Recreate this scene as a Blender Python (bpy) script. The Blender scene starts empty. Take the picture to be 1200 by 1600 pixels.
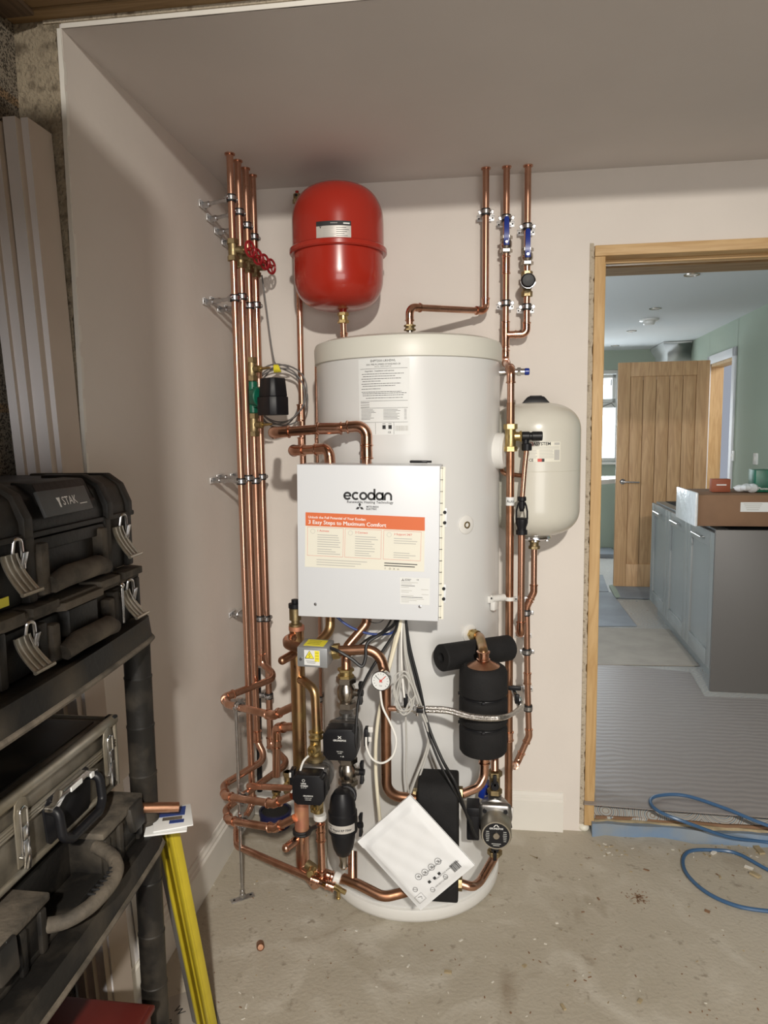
import bpy, bmesh, random
from math import *
from mathutils import Matrix, Vector as V
random.seed(7)
C = bpy.context.scene.collection
S = bpy.context.scene
# ------------------------------------------------------------------ camera
F = 1110.0
CAM = V((.9054, -2.6221, 1.5104)); YAW, PITCH, ROLL = .1326, .1102, -.0131
_f = V((-sin(YAW)*cos(PITCH), cos(YAW)*cos(PITCH), -sin(PITCH)))
_r = V((cos(YAW), sin(YAW), 0)); _u = _r.cross(_f)
RR = _r*cos(ROLL) + _u*sin(ROLL); UU = -_r*sin(ROLL) + _u*cos(ROLL); FF = _f
cd = bpy.data.cameras.new('camera'); cam = bpy.data.objects.new('camera', cd); C.objects.link(cam)
cam.matrix_world = Matrix(((RR.x, UU.x, -FF.x, CAM.x), (RR.y, UU.y, -FF.y, CAM.y), (RR.z, UU.z, -FF.z, CAM.z), (0, 0, 0, 1)))
cd.sensor_fit = 'VERTICAL'; cd.sensor_height = 36; cd.sensor_width = 27; cd.lens = F/1600*36
cd.clip_start = .02; cd.clip_end = 60
S.camera = cam
def ray(u, v): return FF + RR*((u-600)/F) + UU*((800-v)/F)
def P(u, v, y): d = ray(u, v); return CAM + d*((y-CAM.y)/d.y)
def PX(u, v, x): d = ray(u, v); return CAM + d*((x-CAM.x)/d.x)
def PZ(u, v, z): d = ray(u, v); return CAM + d*((z-CAM.z)/d.z)
# ------------------------------------------------------------------ light and exposure
S.view_settings.view_transform = 'Standard'; S.view_settings.look = 'None'
S.view_settings.exposure = 0.0; S.view_settings.gamma = 1; S.view_settings.use_curve_mapping = False
w = bpy.data.worlds.new('sky'); S.world = w; w.use_nodes = True
bg = w.node_tree.nodes['Background']; bg.inputs[0].default_value = (.80, .86, 1.0, 1); bg.inputs[1].default_value = .40
def lamp(name, kind, loc, target, energy, col, **k):
    d = bpy.data.lights.new(name, kind); d.energy = energy; d.color = col
    for a, b in k.items(): setattr(d, a, b)
    o = bpy.data.objects.new(name, d); C.objects.link(o); o.location = loc
    o.rotation_euler = (V(target)-V(loc)).to_track_quat('-Z', 'Y').to_euler()
    return o
lamp('work_light', 'SPOT', (1.38, -4.3, 2.70), (1.0, -.5, .0), 535, (1, .945, .855), shadow_soft_size=.055, spot_size=radians(92), spot_blend=1)
lamp('garage_door_daylight', 'AREA', (1.9, -5.6, 1.0), (1.0, 0, .6), 58, (1, .965, .91), shape='RECTANGLE', size=2.2, size_y=1.5)
lamp('kitchen_window_daylight', 'AREA', (2.0, 5.55, 1.45), (2.0, 0, .6), 26, (.86, .94, 1), shape='RECTANGLE', size=1.1, size_y=1.1)
lamp('kitchen_side_daylight', 'AREA', (-.3, 1.5, 1.5), (2.4, 3.3, 1.1), 62, (.88, .94, 1), shape='RECTANGLE', size=1.8, size_y=1.3)

# ------------------------------------------------------------------ materials
def mat(name, col, rough=.5, metal=0, var=0, vscale=8, col2=None, bump=0, bscale=60, coat=0, emit=None, rvar=0, trans=0, spec=None, stretch=None, thr=(.35, .65)):
    m = bpy.data.materials.new(name); m.use_nodes = True; n = m.node_tree.nodes; l = m.node_tree.links
    b = n['Principled BSDF']; b.inputs['Base Color'].default_value = (*col, 1); b.inputs['Roughness'].default_value = rough
    b.inputs['Metallic'].default_value = metal; b.inputs['Coat Weight'].default_value = coat
    if spec is not None: b.inputs['Specular IOR Level'].default_value = spec
    if trans: b.inputs['Transmission Weight'].default_value = trans
    if emit: b.inputs['Emission Color'].default_value = (*emit[0], 1); b.inputs['Emission Strength'].default_value = emit[1]
    if var or col2 or rvar or bump:
        tc = n.new('ShaderNodeTexCoord'); src = tc.outputs['Object']
        if stretch:
            mp = n.new('ShaderNodeMapping'); mp.inputs['Scale'].default_value = stretch; l.new(src, mp.inputs[0]); src = mp.outputs[0]
    if var or col2 or rvar:
        no = n.new('ShaderNodeTexNoise'); no.inputs['Scale'].default_value = vscale; no.inputs['Detail'].default_value = 6; l.new(src, no.inputs['Vector'])
        mr = n.new('ShaderNodeMapRange'); mr.inputs[1].default_value = thr[0]; mr.inputs[2].default_value = thr[1]; l.new(no.outputs[0], mr.inputs[0])
        if var or col2:
            mx = n.new('ShaderNodeMix'); mx.data_type = 'RGBA'; l.new(mr.outputs[0], mx.inputs[0])
            c2 = col2 or tuple(c*(1-var) for c in col)
            mx.inputs[6].default_value = (*col, 1); mx.inputs[7].default_value = (*c2, 1); l.new(mx.outputs[2], b.inputs['Base Color'])
        if rvar:
            m2 = n.new('ShaderNodeMapRange'); m2.inputs[3].default_value = rough; m2.inputs[4].default_value = rough+rvar
            l.new(mr.outputs[0], m2.inputs[0]); l.new(m2.outputs[0], b.inputs['Roughness'])
    if bump:
        nb = n.new('ShaderNodeTexNoise'); nb.inputs['Scale'].default_value = bscale; nb.inputs['Detail'].default_value = 5; l.new(src, nb.inputs['Vector'])
        bp = n.new('ShaderNodeBump'); bp.inputs['Strength'].default_value = bump; bp.inputs['Distance'].default_value = .01
        l.new(nb.outputs[0], bp.inputs['Height']); l.new(bp.outputs[0], b.inputs['Normal'])
    return m
M = {}
M['paint'] = mat('painted_plaster', (.735, .68, .625), .85, var=.05, vscale=3, bump=.06, bscale=40)
M['paint_ceiling'] = mat('ceiling_plaster', (.66, .62, .60), .9, var=.04, vscale=2.5, bump=.05, bscale=30)
M['plaster_edge'] = mat('broken_plaster', (.50, .43, .33), .95, col2=(.22, .17, .12), vscale=60, bump=.8, bscale=120, thr=(.55, .7))
M['nib'] = mat('rough_block_end', (.36, .30, .215), .95, col2=(.14, .11, .075), vscale=34, bump=.9, bscale=140, thr=(.5, .7))
M['gloss_white'] = mat('white_satin_wood', (.78, .75, .69), .45, var=.04, vscale=5)
M['copper'] = mat('copper', (.74, .45, .33), .2, 1, col2=(.50, .27, .18), vscale=14, rvar=.18, stretch=(1, 1, .35))
M['copper_dull'] = mat('aged_copper', (.52, .29, .19), .26, 1, col2=(.30, .15, .085), vscale=16, rvar=.2)
M['copper_gold'] = mat('heat_stained_copper', (.52, .30, .17), .26, 1, col2=(.38, .27, .12), vscale=18, rvar=.2)
M['copper_red'] = mat('pink_flame_stained_copper', (.62, .25, .18), .45, .75, col2=(.62, .33, .18), vscale=20, rvar=.2)
M['copper_fit'] = mat('copper_fitting', (.80, .47, .34), .13, 1, col2=(.55, .28, .18), vscale=30, rvar=.12)
M['brass'] = mat('brass', (.62, .47, .22), .3, 1, col2=(.40, .30, .13), vscale=40, rvar=.2)
M['brass_dull'] = mat('dull_brass', (.42, .33, .18), .4, 1, col2=(.26, .2, .11), vscale=40, rvar=.2)
M['nickel'] = mat('nickel_plate', (.50, .46, .41), .26, 1, var=.15, vscale=30)
M['chrome'] = mat('chrome', (.75, .75, .76), .14, 1)
M['zinc'] = mat('zinc_plate', (.62, .62, .63), .28, 1, var=.2, vscale=50)
M['zinc_bright'] = mat('zinc_bracket', (.78, .78, .78), .35, .6)
M['castiron'] = mat('cast_pump_body', (.30, .29, .28), .32, .9, var=.25, vscale=60)
M['rubber'] = mat('black_rubber', (.014, .014, .015), .6)
M['black'] = mat('black_plastic', (.010, .010, .012), .42, spec=.3)
M['black_matt'] = mat('black_foam', (.014, .014, .015), .85, bump=.35, bscale=300)
M['foam'] = mat('black_insulation_foam', (.014, .0135, .014), .8, spec=.3, bump=.15, bscale=200, var=.25, vscale=20)
M['red'] = mat('red_enamel', (.40, .024, .012), .24, coat=.3)
M['redwheel'] = mat('red_handwheel', (.33, .015, .02), .4)
M['white'] = mat('white_enamel', (.80, .79, .765), .28, coat=.15)
M['cyl_white'] = mat('white_vinyl_casing', (.70, .70, .69), .26, var=.02, vscale=4)
M['lid'] = mat('off_white_plastic_lid', (.68, .67, .60), .4)
M['cream'] = mat('cream_enamel', (.64, .62, .545), .28, coat=.2)
M['box_white'] = mat('white_powder_coat', (.70, .72, .75), .38)
M['plastic_white'] = mat('white_plastic', (.74, .73, .70), .38)
M['paper'] = mat('white_paper', (.76, .77, .76), .6)
M['paper_cream'] = mat('cream_sticker', (.78, .76, .66), .5)
M['orange'] = mat('orange_print', (.68, .15, .045), .5)
M['ink'] = mat('black_ink', (.02, .02, .022), .6)
M['ink_grey'] = mat('grey_ink', (.50, .49, .46), .6)
M['ink_red'] = mat('red_ink', (.65, .10, .08), .6)
M['ink_white'] = mat('white_ink', (.85, .85, .83), .6)
M['silver_lbl'] = mat('silver_label', (.60, .57, .53), .4, .2)
M['green'] = mat('green_paint', (.006, .13, .075), .35, var=.3, vscale=30)
M['yellow'] = mat('yellow_paint', (.58, .46, .03), .4, var=.15, vscale=12)
M['yellow_lbl'] = mat('yellow_label', (.85, .75, .05), .5)
M['box_grey'] = mat('grey_painted_steel', (.30, .31, .32), .4, .3)
M['blue'] = mat('blue_plastic', (.008, .03, .25), .3)
M['navy'] = mat('dark_navy_plastic', (.008, .010, .055), .3)
M['cable_grey'] = mat('grey_cable', (.48, .47, .44), .5)
M['cable_dark'] = mat('dark_grey_cable', (.16, .15, .145), .5)
M['cable_cream'] = mat('cream_cable', (.80, .74, .58), .45)
M['cable_white'] = mat('white_cable', (.85, .84, .80), .45)
M['cable_black'] = mat('black_cable', (.012, .012, .013), .4)
M['cable_blue'] = mat('blue_cable', (.02, .05, .22), .4)
M['hose_blue'] = mat('blue_hose', (.05, .12, .24), .35)
M['dusty'] = mat('dusty_black_plastic', (.012, .011, .010), .5, col2=(.075, .062, .046), vscale=9, rvar=.3, bump=.1, bscale=90, thr=(.48, .78), spec=.35)
M['dust'] = mat('thick_dust_on_plastic', (.15, .125, .095), .8, col2=(.035, .03, .024), vscale=16, bump=.2, bscale=120, thr=(.4, .7))
M['alu'] = mat('dusty_aluminium', (.33, .30, .25), .38, .75, col2=(.13, .115, .09), vscale=11, rvar=.25)
M['alu_trim'] = mat('aluminium_trim', (.50, .47, .41), .35, .8, col2=(.33, .29, .22), vscale=12, rvar=.2)
M['case_top'] = mat('dusty_black_case_top', (.012, .011, .010), .45, col2=(.10, .085, .068), vscale=10, rvar=.3, thr=(.45, .8))
M['prim_white'] = mat('primed_white_board', (.84, .82, .84), .6, var=.03, vscale=6)
M['prim_beige'] = mat('bare_mdf_board', (.55, .47, .40), .8, var=.08, vscale=6)
M['redbox'] = mat('dark_red_metal', (.16, .018, .014), .45, var=.3, vscale=6)
M['env'] = mat('white_paper_envelope', (.78, .79, .80), .55, var=.02, vscale=10, bump=.12, bscale=18)
M['sage'] = mat('sage_green_wall', (.36, .42, .345), .85, var=.03, vscale=2)
M['kceil'] = mat('kitchen_ceiling', (.62, .64, .65), .9)
M['oak_line'] = mat('dark_groove', (.12, .055, .02), .8)
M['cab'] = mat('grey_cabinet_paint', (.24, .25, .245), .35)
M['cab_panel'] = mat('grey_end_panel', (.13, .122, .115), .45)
M['dark'] = mat('dark_void', (.015, .015, .015), .8)
M['card'] = mat('brown_cardboard', (.24, .135, .075), .8, var=.12, vscale=9)
M['card_light'] = mat('pale_floor_cardboard', (.40, .36, .31), .8, var=.15, vscale=6)
M['stone'] = mat('grey_floor_board', (.28, .31, .35), .6, var=.25, vscale=3)
M['casing_white'] = mat('white_door_casing', (.70, .70, .71), .5)
M['skyglow'] = mat('bright_sky_outside', (.9, .95, 1), .5, emit=((.86, .94, 1.0), 2.6))
M['polythene'] = mat('clear_polythene', (.75, .78, .8), .18, spec=.8, var=.1, vscale=30, bump=.6, bscale=25)
M['membrane'] = mat('blue_membrane', (.17, .27, .42), .5, col2=(.26, .30, .34), vscale=7, bump=.3, bscale=20)
M['debris'] = mat('wood_chip', (.45, .36, .22), .8, var=.3, vscale=30)
M['grit'] = mat('plaster_crumb', (.70, .67, .60), .8)
M['cab_light'] = mat('pale_grey_unit', (.60, .61, .60), .5)
M['pane'] = mat('window_pane', (1, 1, 1), .02, trans=1)
M['glass'] = mat('gauge_glass', (.9, .9, .9), .05, coat=1)

def wood(name, c1, c2, scale=1.0, axis='Z', rough=.55):
    m = bpy.data.materials.new(name); m.use_nodes = True; n = m.node_tree.nodes; l = m.node_tree.links; b = n['Principled BSDF']
    tc = n.new('ShaderNodeTexCoord'); mp = n.new('ShaderNodeMapping'); s = [9*scale]*3; s['XYZ'.index(axis)] = .8*scale; mp.inputs['Scale'].default_value = s
    l.new(tc.outputs['Object'], mp.inputs[0]); no = n.new('ShaderNodeTexNoise'); no.inputs['Scale'].default_value = 2.2; no.inputs['Detail'].default_value = 3; no.inputs['Distortion'].default_value = .6
    l.new(mp.outputs[0], no.inputs['Vector'])
    ma = n.new('ShaderNodeMath'); ma.operation = 'MULTIPLY'; ma.inputs[1].default_value = 9; l.new(no.outputs[0], ma.inputs[0])
    fr = n.new('ShaderNodeMath'); fr.operation = 'PINGPONG'; fr.inputs[1].default_value = 1; l.new(ma.outputs[0], fr.inputs[0])
    mx = n.new('ShaderNodeMix'); mx.data_type = 'RGBA'; l.new(fr.outputs[0], mx.inputs[0]); mx.inputs[6].default_value = (*c1, 1); mx.inputs[7].default_value = (*c2, 1)
    l.new(mx.outputs[2], b.inputs['Base Color']); b.inputs['Roughness'].default_value = rough
    return m
M['oak'] = wood('oak_veneer', (.62, .385, .20), (.49, .285, .14), 1.0)
M['pine'] = wood('pine_frame', (.60, .40, .19), (.50, .31, .13), 1.2)
M['pine_x'] = wood('pine_header', (.60, .40, .19), (.50, .31, .13), 1.2, 'X')
M['joist'] = wood('old_joist', (.33, .22, .11), (.24, .15, .07), 1.2, 'X', .8)
M['joist_dark'] = wood('old_dark_joist', (.13, .08, .045), (.08, .05, .03), 1.2, 'Y', .8)

def concrete():
    m = bpy.data.materials.new('concrete_floor'); m.use_nodes = True; n = m.node_tree.nodes; l = m.node_tree.links; b = n['Principled BSDF']
    tc = n.new('ShaderNodeTexCoord'); out = []
    def noise(sc, det, lo, hi, dist=0):
        a = n.new('ShaderNodeTexNoise'); a.inputs['Scale'].default_value = sc; a.inputs['Detail'].default_value = det; a.inputs['Distortion'].default_value = dist; l.new(tc.outputs['Object'], a.inputs['Vector'])
        r = n.new('ShaderNodeMapRange'); r.inputs[1].default_value = lo; r.inputs[2].default_value = hi; l.new(a.outputs[0], r.inputs[0]); return r.outputs[0], a.outputs[0]
    def mix(f, a, c):
        x = n.new('ShaderNodeMix'); x.data_type = 'RGBA'; l.new(f, x.inputs[0])
        (l.new(a, x.inputs[6]) if not isinstance(a, tuple) else setattr(x.inputs[6], 'default_value', (*a, 1))); x.inputs[7].default_value = (*c, 1); return x.outputs[2]
    f1, _ = noise(1.7, 8, .35, .7, .5); f2, _ = noise(6, 8, .52, .75, 1.0); f3, _ = noise(38, 4, .62, .74); f4, raw = noise(90, 6, .3, .7); f5, _ = noise(3.5, 7, .60, .72, .8)
    c = mix(f1, (.50, .455, .375), (.42, .375, .295)); c = mix(f2, c, (.58, .54, .46)); c = mix(f5, c, (.32, .265, .195)); c = mix(f3, c, (.33, .285, .225))
    l.new(c, b.inputs['Base Color']); b.inputs['Roughness'].default_value = .72
    bp = n.new('ShaderNodeBump'); bp.inputs['Strength'].default_value = .25; bp.inputs['Distance'].default_value = .008; l.new(raw, bp.inputs['Height']); l.new(bp.outputs[0], b.inputs['Normal'])
    return m
M['concrete'] = concrete()
def blocks():
    m = bpy.data.materials.new('concrete_blockwork'); m.use_nodes = True; n = m.node_tree.nodes; l = m.node_tree.links; b = n['Principled BSDF']
    tc = n.new('ShaderNodeTexCoord'); sp = n.new('ShaderNodeSeparateXYZ'); cb = n.new('ShaderNodeCombineXYZ'); l.new(tc.outputs['Object'], sp.inputs[0]); l.new(sp.outputs[1], cb.inputs[0]); l.new(sp.outputs[2], cb.inputs[1])
    br = n.new('ShaderNodeTexBrick'); br.inputs['Scale'].default_value = 1; br.inputs['Brick Width'].default_value = .45; br.inputs['Row Height'].default_value = .225; br.inputs['Mortar Size'].default_value = .012; br.inputs['Mortar Smooth'].default_value = .4
    br.inputs['Color1'].default_value = (.30, .26, .20, 1); br.inputs['Color2'].default_value = (.27, .23, .18, 1); br.inputs['Mortar'].default_value = (.34, .23, .13, 1); l.new(cb.outputs[0], br.inputs['Vector'])
    vo = n.new('ShaderNodeTexNoise'); vo.inputs['Scale'].default_value = 260; vo.inputs['Detail'].default_value = 3; l.new(tc.outputs['Object'], vo.inputs['Vector'])
    r = n.new('ShaderNodeMapRange'); r.inputs[1].default_value = .52; r.inputs[2].default_value = .60; l.new(vo.outputs[0], r.inputs[0])
    mx = n.new('ShaderNodeMix'); mx.data_type = 'RGBA'; l.new(r.outputs[0], mx.inputs[0]); l.new(br.outputs[0], mx.inputs[6]); mx.inputs[7].default_value = (.07, .055, .04, 1)
    l.new(mx.outputs[2], b.inputs['Base Color']); b.inputs['Roughness'].default_value = .95
    bp = n.new('ShaderNodeBump'); bp.inputs['Strength'].default_value = .9; bp.inputs['Distance'].default_value = .01; bp.invert = True; l.new(r.outputs[0], bp.inputs['Height']); l.new(bp.outputs[0], b.inputs['Normal'])
    return m
M['blocks'] = blocks()
def ribbed(name, c1, c2, sc):
    m = bpy.data.materials.new(name); m.use_nodes = True; n = m.node_tree.nodes; l = m.node_tree.links; b = n['Principled BSDF']
    tc = n.new('ShaderNodeTexCoord'); wv = n.new('ShaderNodeTexWave'); wv.bands_direction = 'Y'; wv.inputs['Scale'].default_value = sc; wv.inputs['Distortion'].default_value = 5; wv.inputs['Detail'].default_value = 4; wv.inputs['Detail Scale'].default_value = .9
    l.new(tc.outputs['Object'], wv.inputs['Vector']); mx = n.new('ShaderNodeMix'); mx.data_type = 'RGBA'; l.new(wv.outputs['Fac'], mx.inputs[0]); mx.inputs[6].default_value = (*c1, 1); mx.inputs[7].default_value = (*c2, 1)
    l.new(mx.outputs[2], b.inputs['Base Color']); b.inputs['Roughness'].default_value = .45
    bp = n.new('ShaderNodeBump'); bp.inputs['Strength'].default_value = .3; bp.inputs['Distance'].default_value = .003; l.new(wv.outputs['Fac'], bp.inputs['Height']); l.new(bp.outputs[0], b.inputs['Normal'])
    return m
M['ribbed'] = ribbed('ribbed_protection_sheet', (.32, .29, .275), (.265, .24, .23), 8)
M['braid'] = mat('braided_steel', (.72, .70, .67), .25, 1, col2=(.42, .40, .38), vscale=260, bump=.4, bscale=400)
def tiles():
    m = bpy.data.materials.new('patterned_tiles'); m.use_nodes = True; n = m.node_tree.nodes; l = m.node_tree.links; b = n['Principled BSDF']
    tc = n.new('ShaderNodeTexCoord'); vo = n.new('ShaderNodeTexVoronoi'); vo.inputs['Scale'].default_value = 7; vo.inputs['Randomness'].default_value = .35; l.new(tc.outputs['Object'], vo.inputs['Vector'])
    ma = n.new('ShaderNodeMath'); ma.operation = 'MULTIPLY'; ma.inputs[1].default_value = 7; l.new(vo.outputs['Distance'], ma.inputs[0])
    cr = n.new('ShaderNodeValToRGB'); cr.color_ramp.interpolation = 'CONSTANT'; e = cr.color_ramp.elements
    e[0].color = (.45, .47, .46, 1); e[1].position = .2; e[1].color = (.22, .12, .09, 1)
    for p_, c_ in ((.3, (.5, .5, .46, 1)), (.5, (.10, .15, .22, 1)), (.6, (.52, .51, .47, 1)), (.8, (.3, .22, .17, 1)), (.88, (.5, .5, .47, 1))): k = e.new(p_); k.color = c_
    fr = n.new('ShaderNodeMath'); fr.operation = 'FRACT'; l.new(ma.outputs[0], fr.inputs[0]); l.new(fr.outputs[0], cr.inputs[0])
    l.new(cr.outputs[0], b.inputs['Base Color']); b.inputs['Roughness'].default_value = .4
    return m
M['tiles'] = tiles()

# ------------------------------------------------------------------ mesh helpers
I4 = Matrix.Identity(4)
def frame(o, z=(0, 0, 1), x=None):
    z = V(z).normalized()
    x = V(x) if x is not None else (V((1, 0, 0)) if abs(z.x) < .9 else V((0, 1, 0)))
    x = (x - z*x.dot(z)).normalized(); y = z.cross(x); o = V(o)
    return Matrix(((x.x, y.x, z.x, o.x), (x.y, y.y, z.y, o.y), (x.z, y.z, z.z, o.z), (0, 0, 0, 1)))
_txt = {}
def txt_mesh(s, bold):
    k = (s, bold)
    if k not in _txt:
        c = bpy.data.curves.new('t', 'FONT'); c.body = s; c.size = 1; c.align_x = 'CENTER'; c.align_y = 'CENTER'; c.resolution_u = 2; c.offset = bold
        o = bpy.data.objects.new('t', c); C.objects.link(o); bpy.context.view_layer.update()
        me = bpy.data.meshes.new_from_object(o.evaluated_get(bpy.context.evaluated_depsgraph_get()))
        _txt[k] = ([v.co.copy() for v in me.vertices], [list(p.vertices) for p in me.polygons])
        bpy.data.objects.remove(o); bpy.data.curves.remove(c); bpy.data.meshes.remove(me)
    return _txt[k]
class MB:
    def __init__(s, *mats, m=I4): s.b = bmesh.new(); s.mats = [M[x] for x in mats]; s.i = 0; s.M = m.copy()
    def mi(s, i): s.i = i; return s
    def at(s, m): s.M = m; return s
    def geo(s, vs, fs):
        nv = [s.b.verts.new(s.M @ V(v)) for v in vs]
        for f in fs:
            try: fc = s.b.faces.new([nv[k] for k in f]); fc.material_index = s.i
            except ValueError: pass
        return nv
    def box(s, c, d, bev=0, seg=2, rot=None):
        c = V(c); h = V(d)/2; vs = []
        for z in (-1, 1):
            for y in (-1, 1):
                for x in (-1, 1):
                    p = V((x*h.x, y*h.y, z*h.z)); vs.append(c + (rot @ p if rot else p))
        nv = s.geo(vs, [(0, 2, 3, 1), (4, 5, 7, 6), (0, 1, 5, 4), (2, 6, 7, 3), (0, 4, 6, 2), (1, 3, 7, 5)])
        if bev:
            es = list({e for v in nv for e in v.link_edges}); r = bmesh.ops.bevel(s.b, geom=es, offset=bev, segments=seg, affect='EDGES', profile=.5)
            for f in r['faces']: f.material_index = s.i
        return s
    def prism(s, poly, z0, z1, top=None, bev=0, seg=2):
        n = len(poly); t = top or poly
        vs = [(x, y, z0) for x, y in poly] + [(x, y, z1) for x, y in t]
        nv = s.geo(vs, [tuple(range(n-1, -1, -1)), tuple(range(n, 2*n))] + [(i, (i+1) % n, n+(i+1) % n, n+i) for i in range(n)])
        if bev:
            es = list({e for v in nv for e in v.link_edges}); r = bmesh.ops.bevel(s.b, geom=es, offset=bev, segments=seg, affect='EDGES', profile=.5)
            for f in r['faces']: f.material_index = s.i
        return s
    def lathe(s, prof, seg=24, cap=(True, True), a0=0, a1=2*pi):
        full = abs(a1-a0-2*pi) < 1e-6; m = seg if full else seg+1; vs = []; fs = []
        for r, z in prof:
            r = max(r, 1e-5)
            for k in range(m): a = a0+(a1-a0)*k/seg; vs.append((r*cos(a), r*sin(a), z))
        for j in range(len(prof)-1):
            for k in range(m if full else m-1):
                k2 = (k+1) % m; fs.append((j*m+k, j*m+k2, (j+1)*m+k2, (j+1)*m+k))
        if full:
            if cap[0]: fs.append(tuple(range(m-1, -1, -1)))
            if cap[1]: fs.append(tuple((len(prof)-1)*m+k for k in range(m)))
        s.geo(vs, fs); return s
    def cyl(s, p0, p1, r, r1=None, seg=20, bev=0):
        p0, p1 = V(p0), V(p1); L = (p1-p0).length; o = s.M; s.M = o @ frame(p0, p1-p0); r1 = r if r1 is None else r1
        s.lathe([(r-bev, 0), (r, bev), (r1, L-bev), (r1-bev, L)] if bev else [(r, 0), (r1, L)], seg); s.M = o; return s
    def hexn(s, p0, p1, r, bev=.0008): return s.cyl(p0, p1, r, seg=6, bev=bev)
    def sweep(s, pts, rad, seg=14, cap=True, closed=False):
        pts = [V(p) for p in pts]; n = len(pts)
        if not hasattr(rad, '__len__'): rad = [rad]*n
        T = []
        for i in range(n):
            a = pts[max(i-1, 0)] if not closed else pts[i-1]; b = pts[min(i+1, n-1)] if not closed else pts[(i+1) % n]
            T.append((b-a).normalized())
        x = T[0].orthogonal().normalized(); vs = []; fs = []
        for i in range(n):
            x = (x - T[i]*x.dot(T[i])).normalized(); y = T[i].cross(x)
            for k in range(seg): a = 2*pi*k/seg; vs.append(pts[i] + (x*cos(a)+y*sin(a))*rad[i])
        for i in range(n-1 if not closed else n):
            j = (i+1) % n
            for k in range(seg): k2 = (k+1) % seg; fs.append((i*seg+k, i*seg+k2, j*seg+k2, j*seg+k))
        if cap and not closed: fs += [tuple(range(seg-1, -1, -1)), tuple((n-1)*seg+k for k in range(seg))]
        s.geo(vs, fs); return s
    def torus(s, c, axis, R, r, seg=28, ms=8):
        f = frame(c, axis); return s.sweep([f @ V((R*cos(2*pi*k/seg), R*sin(2*pi*k/seg), 0)) for k in range(seg)], r, ms, closed=True)
    def ball(s, c, r, seg=16, sc=(1, 1, 1)):
        o = s.M; s.M = o @ Matrix.Translation(V(c)) @ Matrix.Diagonal((*sc, 1)); s.lathe([(r*sin(pi*k/10), -r*cos(pi*k/10)) for k in range(11)], seg, (False, False)); s.M = o; return s
    def text(s, t, size, c, bold=0, rot=0, sx=1):
        vs, fs = txt_mesh(t, bold); m = Matrix.Translation(V(c)) @ Matrix.Rotation(rot, 4, 'Z') @ Matrix.Diagonal((size*sx, size, 1, 1))
        s.geo([m @ v for v in vs], fs); return s
    def build(s, name, parent=None, world=False, sharp=35, label=None):
        b = s.b; bmesh.ops.remove_doubles(b, verts=b.verts, dist=1e-6); bmesh.ops.recalc_face_normals(b, faces=b.faces) if not getattr(s, 'flat', 0) else None
        ca = cos(radians(sharp))
        for e in b.edges:
            if len(e.link_faces) == 2 and e.link_faces[0].normal.dot(e.link_faces[1].normal) < ca: e.smooth = False
        for f in b.faces: f.smooth = True
        me = bpy.data.meshes.new(name); o = bpy.data.objects.new(name, me); C.objects.link(o)
        if parent is None:
            if b.verts:
                xs = [v.co.x for v in b.verts]; ys = [v.co.y for v in b.verts]; zs = [v.co.z for v in b.verts]
                L = V(((min(xs)+max(xs))/2, (min(ys)+max(ys))/2, min(zs)))
                bmesh.ops.translate(b, vec=-L, verts=b.verts); o.location = L
        else:
            if world: bmesh.ops.transform(b, matrix=WM[parent.name].inverted(), verts=b.verts)
            o.parent = parent; WM[o.name] = WM[parent.name].copy()
        b.to_mesh(me); b.free()
        for m in s.mats: me.materials.append(m)
        if label: o['label'] = label
        return o
WM = {}
def tag(o, label, cat, group=None, kind=None):
    o['label'] = label; o['category'] = cat
    if group: o['group'] = group
    if kind: o['kind'] = kind
    return o
def thing(name, label, cat, loc=(0, 0, 0), rz=0, group=None):
    o = bpy.data.objects.new(name, None); C.objects.link(o); o.empty_display_size = .05
    o.location = loc; o.rotation_euler = (0, 0, rz); WM[o.name] = Matrix.Translation(V(loc)) @ Matrix.Rotation(rz, 4, 'Z')
    return tag(o, label, cat, group)
def structure(o): o['kind'] = 'structure'; return o
def fillet(pts, R, n=8):
    pts = [V(p) for p in pts]; out = [pts[0]]; arcs = {}
    if not hasattr(R, '__len__'): R = [R]*len(pts)
    for i in range(1, len(pts)-1):
        a, p, c = pts[i-1], pts[i], pts[i+1]; d1 = (a-p).normalized(); d2 = (c-p).normalized(); ang = d1.angle(d2)
        if ang > pi-.02: out.append(p); continue
        t = min(R[i]/tan(ang/2), (a-p).length*.49, (c-p).length*.49); rr = t*tan(ang/2)
        bis = (d1+d2).normalized(); cen = p + bis*(rr/sin(ang/2)); s0 = p+d1*t; e0 = p+d2*t; arc = []
        v0 = s0-cen; v1 = e0-cen; th = v0.angle(v1)
        for k in range(n+1): q = k/n; arc.append(cen + (v0*sin((1-q)*th)+v1*sin(q*th))/sin(th))
        arcs[i] = (arc, -d1, d2); out += arc
    out.append(pts[-1]); return out, arcs
def sleeve(mb, pts, r, L, d0, d1, seg=16):
    """fitting body round a bend: bead, socket, bend, socket, bead"""
    a, b = pts[0], pts[-1]; q = []; rr = []
    for t, k in ((L, 1.06), (L-.001, 1.36), (L-.0045, 1.36), (L-.006, 1.17)): q.append(a-d0*t); rr.append(r*k)
    for p in pts: q.append(p); rr.append(r*1.18)
    for t, k in ((L-.006, 1.17), (L-.0045, 1.36), (L-.001, 1.36), (L, 1.06)): q.append(b+d1*t); rr.append(r*k)
    mb.sweep(q, rr, seg)
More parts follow.
